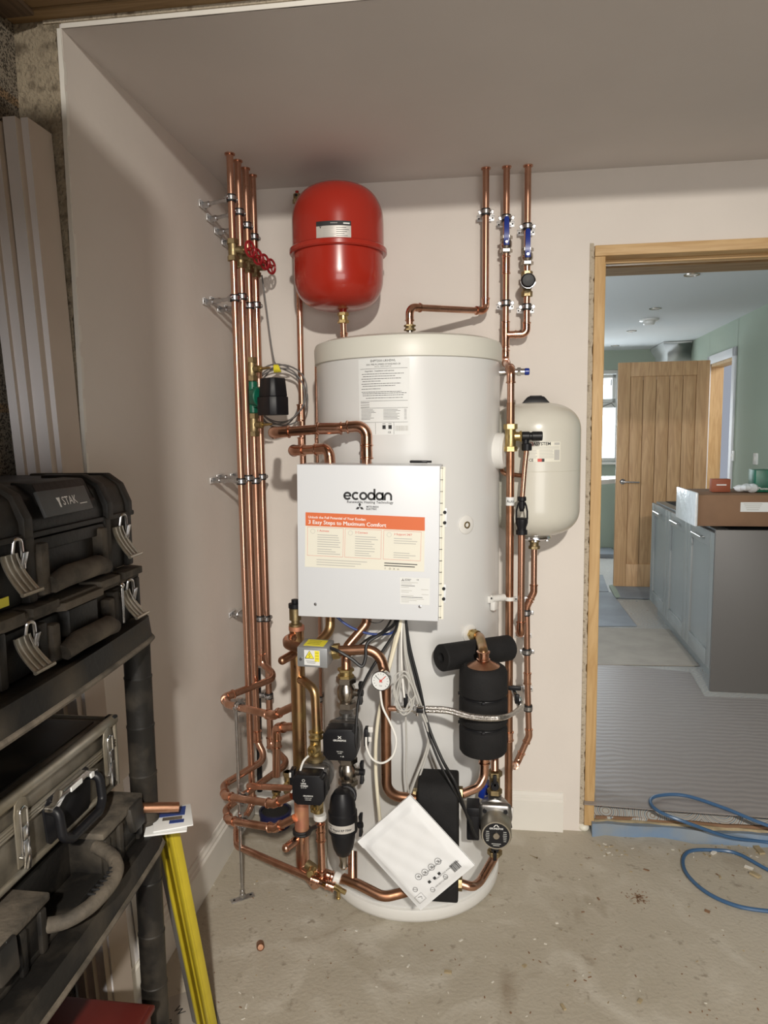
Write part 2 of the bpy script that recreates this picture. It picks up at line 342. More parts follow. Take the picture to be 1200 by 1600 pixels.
def pipe(label, pts, r=.011, R=None, fit=(), coup=(), tee=(), mat_='copper', cat='pipe', name='copper_pipe', beads=(), group=None, seg=16):
    """a copper run: tube + elbow fittings at the corners listed in fit + couplings at points"""
    pts = [V(p) for p in pts]; RL = [(R or r*3.6)]*len(pts)
    for i in fit: RL[i] = r*2.1
    path, arcs = fillet(pts, RL)
    if not (fit or coup or tee):
        return tag(MB(mat_).sweep(path, r, seg).build(name), label, cat, group)
    lo = min(pts, key=lambda p: p.z); t = thing(name, label, cat, lo, 0, group)
    MB(mat_).sweep(path, r, seg).build('tube', t, True)
    for i in fit:
        arc, d0, d1 = arcs[i]; mb = MB('copper_fit'); sleeve(mb, arc, r, r*1.5+.006, d0, d1); mb.build('elbow_fitting', t, True)
    for c, d, L in coup:
        c, d = V(c), V(d).normalized(); mb = MB('copper_fit'); sleeve(mb, [c-d*L*.3, c, c+d*L*.3], r, L*.2+.006, d, d); mb.build('coupling', t, True)
    for c, d, d2, L in tee:
        c, d, d2 = V(c), V(d).normalized(), V(d2).normalized(); mb = MB('copper_fit'); sleeve(mb, [c-d*L*.5, c, c+d*L*.5], r, .008, d, d)
        q = [c, c+d2*(L*.5), c+d2*(L*.62), c+d2*(L*.63), c+d2*(L*.7), c+d2*(L*.71)]
        mb.sweep(q, [r*1.1, r*1.12, r*1.12, r*1.28, r*1.28, r*1.05], 16); mb.build('tee_fitting', t, True)
    return t
def clip(label, c, back, r=.011, L=.06, axis=(0, 0, 1), plate=True, group=None, rmat='zinc', ears=True, pn=None):
    """rubber-lined pipe ring on a stud with a back plate; back = unit vector to the wall, L = distance pipe centre to wall"""
    c = V(c); bk = V(back).normalized(); ax = V(axis).normalized(); sd = ax.cross(bk).normalized(); f = frame(c, ax, sd)
    base = c+bk*L; t = thing('pipe_clip', label, 'pipe clip', c if not plate else base, 0, group)
    mb = MB('rubber', m=f); mb.lathe([(r*1.02, -.011), (r*1.38, -.011), (r*1.42, -.007), (r*1.42, .007), (r*1.38, .011), (r*1.02, .011)], 20, (False, False)); mb.build('rubber_lining', t, True)
    mb = MB(rmat, m=f); mb.lathe([(r*1.40, -.006), (r*1.56, -.006), (r*1.56, .006), (r*1.40, .006)], 20, (False, False))
    if ears:
        for s_ in (-1, 1): mb.box((s_*r*1.95, 0, 0), (r*.9, .003, .013), .001); mb.box((s_*r*1.95, -.004 if 0 else .0035, 0), (r*.9, .003, .013), .001)
    mb.build('ring', t, True)
    if ears:
        for s_ in (-1, 1):
            mb = MB('zinc', m=I4); p = c+sd*s_*r*2.0; mb.hexn(p-bk*.002, p-bk*.007, .0042, 0); mb.cyl(p-bk*.007, p-bk*.0078, .003, .0022); mb.cyl(p-bk*.004, p+bk*.011, .0022); mb.build('screw', t, True)
    if L > r*1.7:
        mb = MB('zinc'); mb.cyl(c+bk*r*1.5, c+bk*(L-.001), .0060, seg=10); mb.hexn(c+bk*r*1.5, c+bk*(r*1.5+.012), .0095); mb.hexn(c+bk*max(r*1.6, L-.034), c+bk*(L-.002), .0095); mb.build('stud', t, True)
        if plate:
            mb = MB('zinc_bright', m=frame(base, pn or -bk, sd)); mb.box((0, 0, .0015), (.062, .020, .003), .001); mb.box((0, -.010, .004), (.062, .002, .008), .0005)
            mb.mats.append(M['dark']); mb.mi(1)
            for s_ in (-1, 1): mb.cyl((s_*.024, 0, .0029), (s_*.024, 0, .0036), .003, seg=10)
            mb.build('back_plate', t, True)
    return t
def spline(ctrl, n=10, closed=False):
    ctrl = [V(c) for c in ctrl]; N = len(ctrl); out = []
    for i in range(N if closed else N-1):
        if closed: a, b, c, d = ctrl[i-1], ctrl[i], ctrl[(i+1) % N], ctrl[(i+2) % N]
        else: a, b, c, d = ctrl[max(i-1, 0)], ctrl[i], ctrl[i+1], ctrl[min(i+2, N-1)]
        for k in range(n):
            t = k/n; out.append(.5*((2*b)+(c-a)*t+(2*a-5*b+4*c-d)*t*t+(3*b-a-3*c+d)*t**3))
    if not closed: out.append(ctrl[-1])
    return out
def cable(label, ctrl, r, mat_, name='cable', cat='cable', group=None, closed=False, n=10):
    return tag(MB(mat_).sweep(spline(ctrl, n, closed), r, 8, closed=closed).build(name), label, cat, group)
# ------------------------------------------------------------------ room shell
ZC = 2.4; XD = 1.30; YE = -1.065
def bx(name, x0, x1, y0, y1, z0, z1, m, bev=0):
    return structure(MB(m).box(((x0+x1)/2, (y0+y1)/2, (z0+z1)/2), (x1-x0, y1-y0, z1-z0), bev).build(name))
bx('floor', -.5, 5.2, -6.4, .14, -.12, 0, 'concrete')
DH = 2.115
mb = MB('paint'); mb.box((XD/2-.01, .06, 1.2), (XD+.02-.0, .12, 2.4)); mb.box((XD+2.0, .06, (DH+.03+2.4)/2), (4.0, .12, 2.4-DH-.03)); mb.box((4.4, .06, 1.2), (1.8, .12, 2.4)); structure(mb.build('wall_back'))
bx('wall_left', -.012, 0, YE, .0, 0, 2.4, 'paint')
mb = MB('paint_ceiling'); mb.box((2.6, YE/2, ZC+.0075), (5.22, -YE, .015)); structure(mb.build('ceiling'))
# ragged plaster edges: ceiling front edge, end of the left wall, round the door opening
def ragged(name, a, b, wdir, ddir, wid, dep, n, m='plaster_edge', jit=.006):
    a, b = V(a), V(b); wd, dd = V(wdir), V(ddir); mb = MB(m); vs = []; fs = []
    for k in range(n+1):
        p = a.lerp(b, k/n); w_ = wid+random.uniform(-jit, jit); d_ = dep+random.uniform(-jit, jit)*.5
        vs += [p, p+wd*w_, p+wd*w_+dd*d_, p+dd*d_]
    for k in range(n):
        for j in range(4): fs.append((k*4+j, k*4+(j+1) % 4, k*4+4+(j+1) % 4, k*4+4+j))
    fs += [(0, 1, 2, 3), (n*4+3, n*4+2, n*4+1, n*4)]
    mb.geo(vs, fs); return structure(mb.build(name))
ragged('trim_1', (0, YE-.002, ZC), (3.2, YE-.002, ZC), (0, 0, 1), (0, 1, 0), .012, .004, 80, 'gloss_white', .002)
ragged('trim_2', (-.04, YE-.006, ZC+.010), (3.2, YE-.006, ZC+.010), (0, 0, 1), (0, 1, 0), .012, .012, 120, 'plaster_edge', .003)
ragged('trim_3', (-.010, YE-.003, 0), (-.010, YE-.003, 2.4), (1, 0, 0), (0, 1, 0), .010, .01, 80, 'gloss_white', .0015)
ragged('trim_4', (-.115, YE-.002, 0), (-.115, YE-.002, 2.42), (1, 0, 0), (0, 1, 0), .105, .06, 110, 'nib', .006)
# garage: block wall, joists, floor behind the camera
bx('wall_left_blockwork', -.30, -.112, -6.4, YE+.05, 0, 3.0, 'blocks')
bx('wall_right', 4.6, 4.75, -6.4, 0, 0, 3.0, 'blocks')
mb = MB('joist'); mb.box((2.3, YE-.016, ZC+.045), (4.9, .05, .055), .002); structure(mb.build('trim_5'))
mb = MB('joist'); mb.box((2.3, YE-.072, ZC+.052), (4.9, .055, .062), .002); structure(mb.build('trim_6'))
mb = MB('joist_dark'); mb.box((-.085, -3.7, ZC+.055), (.09, 5.2, .09), .003); structure(mb.build('trim_7'))
mb = MB('joist_dark'); mb.box((-.09, -1.09, ZC+.045), (.1, .09, .05), .003); structure(mb.build('trim_8'))
for k in range(8):
    y = -1.75-k*.55; mb = MB('joist'); mb.box((2.3, y, 2.93), (4.7, .05, .16), .002); structure(mb.build('trim_%d' % (9+k)))
mb = MB('pine_x'); mb.box((2.2, -3.75, 3.03), (4.9, 5.3, .04)); structure(mb.build('ceiling_garage_boards'))
# skirting boards
def skirting(name, pts_frame, L):
    prof = [(0, 0), (.018, 0), (.018, .118), (.012, .124), (.012, .130), (.006, .136), (.004, .148), (0, .150)]
    mb = MB('gloss_white', m=pts_frame); mb.prism(prof, 0, L); return structure(mb.build(name))
# profile x -> out of wall, y -> up, extruded along z
skirting('baseboard_left', Matrix(((1, 0, 0, 0), (0, 0, 1, YE), (0, 1, 0, 0), (0, 0, 0, 1))), -YE)
skirting('baseboard_back', Matrix(((0, 0, 1, 0.02), (-1, 0, 0, 0), (0, 1, 0, 0), (0, 0, 0, 1))), P(880, 1290, -.018).x-.02)
# a thin filler board standing in front of the back skirting beside the door
# timber door lining
xj = XD
mb = MB('plaster_edge'); pass
ragged('trim_20', (xj-.012, -.004, .03), (xj-.012, -.004, DH+.04), (1, 0, 0), (0, 1, 0), .016, .13, 120, 'plaster_edge', .004)
mb = MB('pine'); mb.box((xj+.022, .055, (.03+DH-.007)/2), (.036, .135, DH-.037), .002); structure(mb.build('door_1_lining_left'))
mb = MB('pine'); mb.box((xj+.046, .075, .03+DH/2), (.012, .045, DH-.01), .001); structure(mb.build('trim_21'))
mb = MB('pine_x'); mb.box((xj+1.23, .055, DH+.012), (2.452, .137, .036), .002); structure(mb.build('door_1_lining_head'))
mb = MB('pine_x'); mb.box((xj+1.2, .075, DH-.012), (2.3, .045, .012), .001); structure(mb.build('trim_22'))
bx('trim_23', xj+.005, xj+2.4, .12, .26, DH-.02, DH+.03, 'joist')
# threshold
ZK = .125
def wavy(name, x0, x1, y0, y1, z0, z1, m, amp=.006, n=40):
    mb = MB(m); vs = []; fs = []
    for k in range(n+1):
        x = x0+(x1-x0)*k/n; a = random.uniform(-amp, amp)+amp*1.5*sin(k*.5); b = random.uniform(-amp, amp)*.5
        vs += [(x, y0+a, z0), (x, y0+a*.6, z1+b), (x, y1, z1+b*.3), (x, y1, z0)]
    for k in range(n):
        for j in range(4): fs.append((k*4+j, k*4+(j+1) % 4, k*4+4+(j+1) % 4, k*4+4+j))
    fs += [(0, 1, 2, 3), (n*4+3, n*4+2, n*4+1, n*4)]
    mb.geo(vs, fs); return mb.build(name)
structure(wavy('trim_30', xj+.03, 3.4, -.03, .2, -.001, .045, 'membrane', .010))
structure(wavy('trim_31', xj+.04, 3.4, -.012, .2, .045, .056, 'debris', .006))
structure(wavy('trim_32', xj+.045, 3.4, -.008, .2, .056, .066, 'card', .005))
mb = MB('tiles'); vs = []; n = 40
for k in range(n+1):
    x = xj+.04+2.06*k/n; vs += [(x, -.004+random.uniform(-.002, .002), .066), (x, .105+random.uniform(-.006, .006), .118), (x, .3, .12), (x, .3, .05), (x, .0, .05)]
mb.geo(vs, [(5*k+j, 5*k+(j+1) % 5, 5*k+5+(j+1) % 5, 5*k+5+j) for k in range(n) for j in range(5)]+[(0, 1, 2, 3, 4), (5*n+4, 5*n+3, 5*n+2, 5*n+1, 5*n)]); structure(mb.build('trim_33'))
# ------------------------------------------------------------------ kitchen beyond the doorway
KO = V((2.136, 1.217, 0)); KA = -.04; KM = Matrix.Translation(KO) @ Matrix.Rotation(KA, 4, 'Z'); KI = KM.inverted()
def KX(u, v, x):
    o = KI @ CAM; d = KI.to_3x3() @ ray(u, v); return o + d*((x-o.x)/d.x)
def KY(u, v, y):
    o = KI @ CAM; d = KI.to_3x3() @ ray(u, v); return o + d*((y-o.y)/d.y)
def KZ(u, v, z):
    o = KI @ CAM; d = KI.to_3x3() @ ray(u, v); return o + d*((z-o.z)/d.z)
def kbx(name, x0, x1, y0, y1, z0, z1, m, bev=0, struct=True, label=None, cat=None):
    o = MB(m, m=KM).box(((x0+x1)/2, (y0+y1)/2, (z0+z1)/2), (x1-x0, y1-y0, z1-z0), bev).build(name)
    if struct: structure(o)
    else: tag(o, label, cat)
    return o
KR = .76; KF = 4.52
mb = MB('tiles', m=KM); mb.box((-.9, 1.85, ZK-.02), (3.4, 5.5, .04)); structure(mb.build('floor_kitchen'))
mb = MB('kceil', m=KM); mb.box((-.9, 1.75, 2.41), (3.6, 5.8, .02)); structure(mb.build('ceiling_kitchen'))
# window in far wall
wl = KY(931, 572, KF); wr = KY(968, 722, KF); WX0 = wl.x-.55; WX1 = wr.x; WZ0 = wr.z; WZ1 = KY(968, 577, KF).z
mb = MB('sage', m=KM)
mb.box(((-2.6+WX0)/2, KF+.05, 1.25), (WX0+2.6, .1, 2.35)); mb.box(((WX1+KR)/2, KF+.05, 1.25), (KR-WX1, .1, 2.35))
mb.box(((WX0+WX1)/2, KF+.05, (ZK+WZ0)/2), (WX1-WX0, .1, WZ0-ZK)); mb.box(((WX0+WX1)/2, KF+.05, (WZ1+2.42)/2), (WX1-WX0, .1, 2.42-WZ1)); structure(mb.build('wall_kitchen_far'))
# door opening in kitchen right wall
dn = KX(1146, 600, KR).y; dfar = KX(1110, 600, KR).y; DT = KX(1140, 560, KR).z
mb = MB('sage', m=KM)
mb.box((KR+.05, (-.95+dn-.07)/2, 1.26), (.1, dn-.07+.95, 2.3)); mb.box((KR+.05, (dn+dfar)/2, (DT+2.42)/2), (.1, dfar-dn+.16, 2.42-DT)); mb.box((KR+.05, (dfar+.07+KF)/2, 1.26), (.1, KF-dfar-.07, 2.3)); structure(mb.build('wall_kitchen_right'))
structure(MB('sage', m=KM).box((-2.6, 1.8, 1.26), (.1, 5.6, 2.3)).build('wall_kitchen_left'))
mb = MB('casing_white', m=KM); cw = .075
mb.box((KR-.009, dn-.07+cw/2-.0, (ZK+DT+cw)/2), (.018, cw, DT+cw-ZK), .003); mb.box((KR-.009, dfar+.07-cw/2, (ZK+DT+cw)/2), (.018, cw, DT+cw-ZK), .003); mb.box((KR-.009, (dn+dfar)/2, DT+cw/2), (.018, dfar-dn+.14, cw), .003)
structure(mb.build('door_2_casing'))
mb = MB('pine', m=KM); mb.box((KR+.06, dfar+.045, (ZK+DT)/2), (.12, .03, DT-ZK)); mb.box((KR+.06, dn-.04, (ZK+DT)/2), (.12, .03, DT-ZK)); mb.box((KR+.06, (dn+dfar)/2, DT-.01), (.12, dfar-dn+.1, .03)); structure(mb.build('door_2_lining'))
mb = MB('gloss_white', m=KM); mb.box((KR+1.0, (dn+dfar)/2+.4, 1.2), (.05, 2.6, 2.4)); structure(mb.build('wall_hall'))
bxk = MB('casing_white', m=KM); bxk.box((KR+.6, 3.0, ZK-.01), (.9, 3.0, .02)); structure(bxk.build('floor_hall'))
lamp('hall_daylight', 'AREA', KM @ V((KR+.6, dn-.3, 2.2)), KM @ V((KR+.9, dfar, 1.0)), 14, (1, .97, .95), shape='SQUARE', size=.5)
# window joinery: reveal, frame, top-opening sash, panes
t = thing('window_2', 'white framed kitchen window with small top sash', 'window', KM @ V(((WX0+WX1)/2, KF+.05, WZ0))); structure(t)
mb = MB('plastic_white', m=KM); fw = .045
WH = KY(950, 633, KF+.08).z
for (a, b, c, d) in ((WX0, WX0+fw, WZ0, WZ1), (WX1-fw, WX1, WZ0, WZ1), (WX0, WX1, WZ0, WZ0+fw), (WX0, WX1, WZ1-fw, WZ1), (WX0, WX1, WH-.03, WH+.03), (WX0+.45, WX0+.5, WZ0, WZ1)):
    mb.box(((a+b)/2, KF+.08, (c+d)/2), (b-a, .05, d-c), .004)
mb.build('window_frame', t, True)
mb = MB('plastic_white', m=KM)
for (a, b, c, d) in ((WX0+.5, WX1-.05, WH+.03, WH+.07), (WX0+.5, WX1-.05, WZ1-.09, WZ1-.05), (WX0+.5, WX0+.54, WH+.03, WZ1-.05), (WX1-.09, WX1-.05, WH+.03, WZ1-.05)): mb.box(((a+b)/2, KF+.055, (c+d)/2), (b-a, .03, d-c), .003)
mb.build('opening_sash', t, True)
mb = MB('castiron', m=KM); mb.box((WX1-.105, KF+.035, WH+.25), (.012, .02, .07)); mb.sweep([(WX1-.3, KF+.04, WH+.015), (WX1-.2, KF+.02, WH-.02), (WX1-.1, KF+.02, WH+.02), (WX1-.06, KF+.02, WH-.03)], .006); mb.build('window_stay', t, True)
mb = MB('gloss_white', m=KM); mb.box(((WX0+WX1)/2, KF-.02, WZ0-.012), (WX1-WX0+.06, .12, .024), .004); mb.build('window_sill', t, True)
MB('pane', m=KM).box(((WX0+WX1)/2, KF+.085, (WZ0+WZ1)/2), (WX1-WX0-.04, .006, WZ1-WZ0-.04)).build('window_pane', t, True)
mb = MB('skyglow', m=KM); mb.box(((WX0+WX1)/2, KF+.5, (WZ0+WZ1)/2), (2.6, .02, 2.0)); o = mb.build('sky_backdrop'); structure(o)
# downlights and smoke alarm
for u, v, lb in ((1081, 429, 'nearest recessed downlight in the kitchen ceiling'), (1024, 482, 'recessed downlight just beyond the smoke alarm\'s near side, second from the doorway'), (987, 517, 'third recessed downlight from the doorway, past the smoke alarm'), (961, 540, 'farthest recessed downlight, by the window wall')):
    p = PZ(u, v, 2.4); t = thing('downlight', lb, 'downlight', p, 0, 'kitchen ceiling downlights')
    MB('nickel', m=frame(p)).lathe([(.034, -.001), (.036, -.005), (.043, -.005), (.045, 0)], 24, (False, False)).build('bezel', t, True)
    MB('gloss_white', m=frame(p)).lathe([(.0, -.002), (.034, -.0015)], 20, (False, False)).build('lamp_face', t, True)
p = PZ(1014, 499, 2.4); t = thing('smoke_alarm', 'white round smoke alarm on the kitchen ceiling', 'smoke alarm', p)
MB('plastic_white', m=frame(p)).lathe([(.075, 0), (.075, -.012), (.068, -.016), (0, -.016)], 28, (False, False)).build('base', t, True)
MB('plastic_white', m=frame(p)).lathe([(.048, -.016), (.046, -.035), (.036, -.044), (0, -.044)], 24, (False, False)).build('cover', t, True)
# tall unit with cornice in the far corner
ty = KF-.62; tx = KY(1043, 560, ty).x
t = thing('tall_kitchen_unit', 'tall pale grey kitchen unit with projecting cornice behind the oak door', 'kitchen unit', KM @ V(((tx+KR)/2, KF-.3, ZK)))
MB('cab_light', m=KM).box(((tx+KR)/2, (ty+KF)/2, (ZK+2.15)/2), (KR-tx-.004, KF-ty-.004, 2.15-ZK)).build('carcass', t, True)
mb = MB('cab_light', m=KM); cz = KY(1075, 533, ty-.055).z-.13
a, b = .0, .055
lo = [(tx-a, ty-a), (KR-.003, ty-a), (KR-.003, KF-.003), (tx-a, KF-.003)]; hi = [(tx-b, ty-b), (KR-.003, ty-b), (KR-.003, KF-.003), (tx-b, KF-.003)]
mb.prism(lo, min(cz, 2.14), cz+.03); mb.prism(lo, cz+.03, cz+.11, hi); mb.prism(hi, cz+.11, cz+.13); mb.build('cornice', t, True)
MB('cab_light', m=KM).box(((tx+KR)/2, (ty+KF)/2, cz+.06), (KR-tx-.01, KF-ty-.01, .1)).build('top_infill', t, True)
# oak door, open
dl = KZ(958, 915, ZK+.01); dtop = KY(971, 567, dl.y).z; dr = KY(1109, 569, dl.y).x
t = thing('oak_door', 'oak boarded door standing open in the kitchen', 'door', KM @ V(((dl.x+dr)/2, dl.y, ZK)))
W_ = dr-dl.x; H_ = dtop-ZK-.01; dm = KM @ Matrix.Translation(V((dl.x, dl.y, ZK+.01)))
mb = MB('oak', m=dm); st = .105*W_/.76
for (a, b, c, d) in ((0, st, 0, H_), (W_-st, W_, 0, H_), (st, W_-st, H_-.12, H_), (st, W_-st, 0, .2)): mb.box(((a+b)/2, 0, (c+d)/2), (b-a-.001, .04, d-c), .002)
mb.build('door_frame', t, True)
n = 5; pw = (W_-2*st)/n
for k in range(n): MB('oak', m=dm @ Matrix.Translation(V((0, 0, .03*k)))).box((st+pw*(k+.5), .004, (H_+.08)/2-.03*k), (pw-.004, .03, H_-.32), .003).build('board', t, True)
MB('oak_line', m=dm).box((W_/2, .008, H_/2), (W_-2*st+.01, .02, H_-.3)).build('groove_backing', t, True)
MB('chrome', m=dm).sweep(fillet([(.055, -.02, .93), (.055, -.06, .93), (.19, -.062, .925)], .012)[0], .007).cyl((.055, -.021, .93), (.055, -.028, .93), .024).build('handle', t, True)
# switches on the green wall
for u, v, lb, w2 in ((1146, 712, 'white light switch beside the kitchen door casing', .06), (1182, 717, 'white wall controller right of the light switch on green wall', .085)):
    p = KX(u, v, KR); t = thing('wall_switch', lb, 'switch', KM @ p)
    MB('plastic_white', m=KM).box((KR-.006, p.y, p.z), (.012, w2, .086), .003).build('plate', t, True); MB('gloss_white', m=KM).box((KR-.013, p.y, p.z), (.006, w2*.35, .03), .002).build('rocker', t, True)
# base cabinets: three doors in a row facing left
CH = 1.0; U = .545
grp = None
for k, lb in enumerate(('grey shaker base cabinet nearest the doorway', 'middle grey shaker base cabinet of the run of three', 'far grey shaker base cabinet next to the open oak door')):
    y0 = k*U+.02; y1 = (k+1)*U+.02; t = thing('base_cabinet', lb, 'cabinet', KM @ V((.28, (y0+y1)/2, ZK)), 0, 'grey base cabinets')
    MB('cab', m=KM).box((.30, (y0+y1)/2, (ZK+.09+CH-.02)/2), (.56, U-.004, CH-.02-ZK-.09)).build('carcass', t, True)
    MB('dark', m=KM).box((.31, (y0+y1)/2, CH-.018), (.46, U-.06, .004)).build('open_top', t, True)
    MB('cab', m=KM).box((.06, (y0+y1)/2, ZK+.05), (.018, U-.002, .10)).build('plinth', t, True)
    mb = MB('cab', m=KM); z0 = ZK+.11; z1 = CH-.03; s_ = .085
    for (a, b, c, d) in ((y0, y0+s_, z0, z1), (y1-s_, y1, z0, z1), (y0+s_, y1-s_, z0, z0+s_), (y0+s_, y1-s_, z1-s_, z1)): mb.box((.0, (a+b)/2, (c+d)/2), (.02, b-a-.003, d-c), .0015)
    mb.box((.006, (y0+y1)/2, (z0+z1)/2), (.008, U-.05, z1-z0-.05)); dd = mb.build('cabinet_door', t, True)
    hz = z1-.045
    MB('chrome', m=KM).cyl((-.035, (y0+y1)/2-.1, hz), (-.035, (y0+y1)/2+.1, hz), .005).cyl((-.035, (y0+y1)/2-.08, hz), (-.008, (y0+y1)/2-.08, hz), .004).cyl((-.035, (y0+y1)/2+.08, hz), (-.008, (y0+y1)/2+.08, hz), .004).build('bar_handle', dd, True)
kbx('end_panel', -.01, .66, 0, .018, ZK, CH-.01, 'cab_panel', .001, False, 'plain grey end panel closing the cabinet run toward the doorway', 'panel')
# things on the cabinets
b0 = KY(1071, 762, .35); b1 = KY(1090, 810, .10)
t = thing('cardboard_box', 'long brown cardboard box wrapped at one end in polythene, on the cabinets', 'box', KM @ V((.4, .25, CH)))
bx0 = KX(1090, 812, .0)
cx = KY(1089, 800, .07).x
MB('card', m=KM).box((cx+.42, .27, CH+.085), (.84, .42, .165), .003).build('carton', t, True)
lb_ = MB('paper', 'ink_grey', m=KM @ Matrix(((1, 0, 0, cx+.33), (0, 0, -1, .0585), (0, 1, 0, CH+.105), (0, 0, 0, 1)))); lb_.box((0, 0, 0), (.24, .05, .001)); lb_.mi(1)
for k in range(4): lb_.box((-.06, .016-k*.010, .001), (.09-.01*k, .003, .0006))
lb_.box((.055, -.004, .001), (.04, .026, .0006)); lb_.build('address_label', t, True)
MB('polythene', m=KM).box((cx-.006, .27, CH+.09), (.016, .43, .18), .006).build('polythene_wrap', t, True)
o1 = KY(1113, 768, .2); kk = MB('orange', 'ink_white', m=KM); w1 = KY(1141, 768, .2).x-o1.x; kk.mats[0] = mat('orange_brown_card', (.30, .075, .03), .6); kk.box((o1.x+w1/2, .23, CH+.17+.036), (w1, .06, .07), .001)
kk.mi(1).box((o1.x+w1/2, .1995, CH+.21), (w1*.55, .0008, .006)); tag(kk.build('small_carton'), 'small orange-brown carton standing on the long cardboard box', 'box')
g = KY(1180, 768, .2); kk = MB('green', 'ink_white', m=KM); kk.box((g.x+.09, .26, CH+.17+.06), (.18, .12, .118), .002); kk.mi(1)
kk.at(KM @ Matrix(((1, 0, 0, g.x+.035), (0, 0, -1, .1995), (0, 1, 0, CH+.19), (0, 0, 0, 1)))); kk.text('Pioneer', .02, (0.01, 0, .0006), .01); tag(kk.build('green_box'), 'dark green box with white lettering at the right edge, on the cardboard box', 'box')
mb = MB('polythene', m=KM); random.seed(3)
for k in range(7): mb.ball((KY(1150, 768, .2).x+.012*k+.02, .22+random.uniform(-.03, .03), CH+.185+random.uniform(0, .012)), .028, 7, (1.2, 1, .55+random.random()*.4))
tag(mb.build('polythene_bag', sharp=10), 'crumpled clear polythene between the orange carton and the green box', 'bag')
# floor coverings in kitchen
def ksheet(name, quad, z, th, m, label, cat):
    pts = [KI @ PZ(u, v, z) for u, v in quad]; poly = [(p.x, p.y) for p in pts]
    return tag(MB(m, m=KM).prism(poly, z-th, z).build(name), label, cat)
ksheet('protection_sheet', [(913, 1256), (1000, 1263), (1200, 1277), (1500, 1300), (1400, 1100), (1100, 1088), (1078, 1050), (880, 1030), (880, 1150), (911, 1225)], ZK+.003, .003, 'ribbed', 'brown grey ribbed protection sheet covering the kitchen floor inside the doorway', 'floor sheet')
ksheet('flattened_cardboard', [(895, 1037), (1092, 1040), (1045, 983), (895, 979)], ZK+.007, .004, 'card_light', 'flattened pale cardboard lying across the kitchen floor', 'cardboard')
ksheet('floor_board_sheet', [(880, 978), (995, 978), (955, 925), (895, 925)], ZK+.006, .003, 'stone', 'blue grey board sheet on the floor beyond the cardboard', 'floor sheet')
ksheet('floor_board_sheet', [(966, 934), (1040, 936), (1030, 914), (955, 914)], ZK+.009, .003, 'stone', 'grey board sheet lying under the open oak door', 'floor sheet')
ksheet('floor_board_sheet', [(880, 924), (951, 924), (942, 898), (890, 898)], ZK+.006, .003, 'stone', 'farthest grey board sheet before the window wall', 'floor sheet')
ksheet('masking_tape', [(951, 914), (960, 914), (970, 933), (962, 934)], ZK+.011, .001, 'sage', 'strip of pale green tape on the floor boards', 'tape')
# dark low plinth and white slab under the window
a = KY(925, 872, KF-.45); b = KY(960, 896, KF-.45)
kbx('low_bench', a.x-.3, b.x+.02, KF-.45, KF-.02, ZK, a.z-.0, 'dark', 0, False, 'dark low bench under the kitchen window', 'bench')
kbx('bench_top', a.x-.3, b.x+.025, KF-.47, KF-.02, a.z+.001, a.z+.05, 'stone', .003, False, 'grey slab lying on the dark low bench', 'slab')
a = KY(930, 750, 3.4); t_ = MB('plastic_white', m=KM @ Matrix.Translation(V((a.x-.08, 3.4, a.z-.03))))
t_.prism([(-.4, -.2), (.06, -.25), (.35, .02), (.38, .3), (-.4, .3)], 0, .05, [(-.4, -.25), (.1, -.3), (.42, .0), (.42, .3), (-.4, .3)]); 
kt = thing('wash_basin', 'white basin with rounded edge beyond the door frame', 'basin', KM @ V((a.x-.08, 3.4, ZK))); t_.build('bowl', kt, True)
MB('plastic_white', m=KM).cyl((a.x-.1, 3.5, ZK), (a.x-.1, 3.5, a.z-.03), .07, .1).build('pedestal', kt, True)

# added unseen box behind the camera, placed to shade the left wall
mb = MB('casing_white'); mb.box((.245, -2.95, 2.0), (.71, 1.5, .80), .004); structure(mb.build('added_shade_box'))
# added unseen slab beside the camera, shaped to darken the near floor corner
mb = MB('joist'); mb.prism([(-.11, -3.3), (.76, -3.3), (.76, -2.36), (.50, -2.28), (-.11, -2.28)], .96, 1.0); structure(mb.build('added_shade_slab'))
# ------------------------------------------------------------------ hot water cylinder
CX, CY, CR = .680, -.303, .293; ZB = .03
def cf(ang, z, out=0):  # frame on the casing; ang measured from the front (-y) towards +x; local z points outward, local y up
    d = V((sin(ang), -cos(ang), 0)); p = V((CX, CY, z)) + d*(CR+out); x = V((cos(ang), sin(ang), 0))
    return Matrix(((x.x, 0, d.x, p.x), (x.y, 0, d.y, p.y), (0, 1, 0, p.z), (0, 0, 0, 1)))
def cang(u, v):  # angle and height where the pixel ray meets the casing
    d = ray(u, v); o = CAM; a = d.x**2+d.y**2; b = 2*(d.x*(o.x-CX)+d.y*(o.y-CY)); c = (o.x-CX)**2+(o.y-CY)**2-CR**2
    D = max(b*b-4*a*c, 0); t_ = (-b-sqrt(D))/(2*a); p = o+d*t_; return atan2(p.x-CX, -(p.y-CY)), p.z
cyl = thing('hot_water_cylinder', 'tall white hot water cylinder standing in the corner with pipes all round it', 'water tank', (CX, CY, 0))
ZT = 1.728
MB('cyl_white', m=frame((CX, CY, 0))).lathe([(CR-.01, ZB+.02), (CR, ZB+.045), (CR, ZT)], 96, (True, True)).build('casing', cyl, True)
MB('lid', m=frame((CX, CY, 0))).lathe([(CR+.003, ZT-.002), (CR+.006, ZT), (CR+.007, ZT+.045), (CR+.002, ZT+.058), (CR-.02, ZT+.066), (CR-.12, ZT+.080), (0, ZT+.085)], 96, (True, False)).build('lid', cyl, True)
MB('plastic_white', m=frame((CX, CY, 0))).lathe([(CR-.05, 0), (CR-.02, .0), (CR-.004, .010), (CR+.002, .022), (CR+.0045, .045), (CR+.002, .052), (CR-.004, .054)], 96, (True, True)).build('base_ring', cyl, True)
a, z = cang(728, 820)
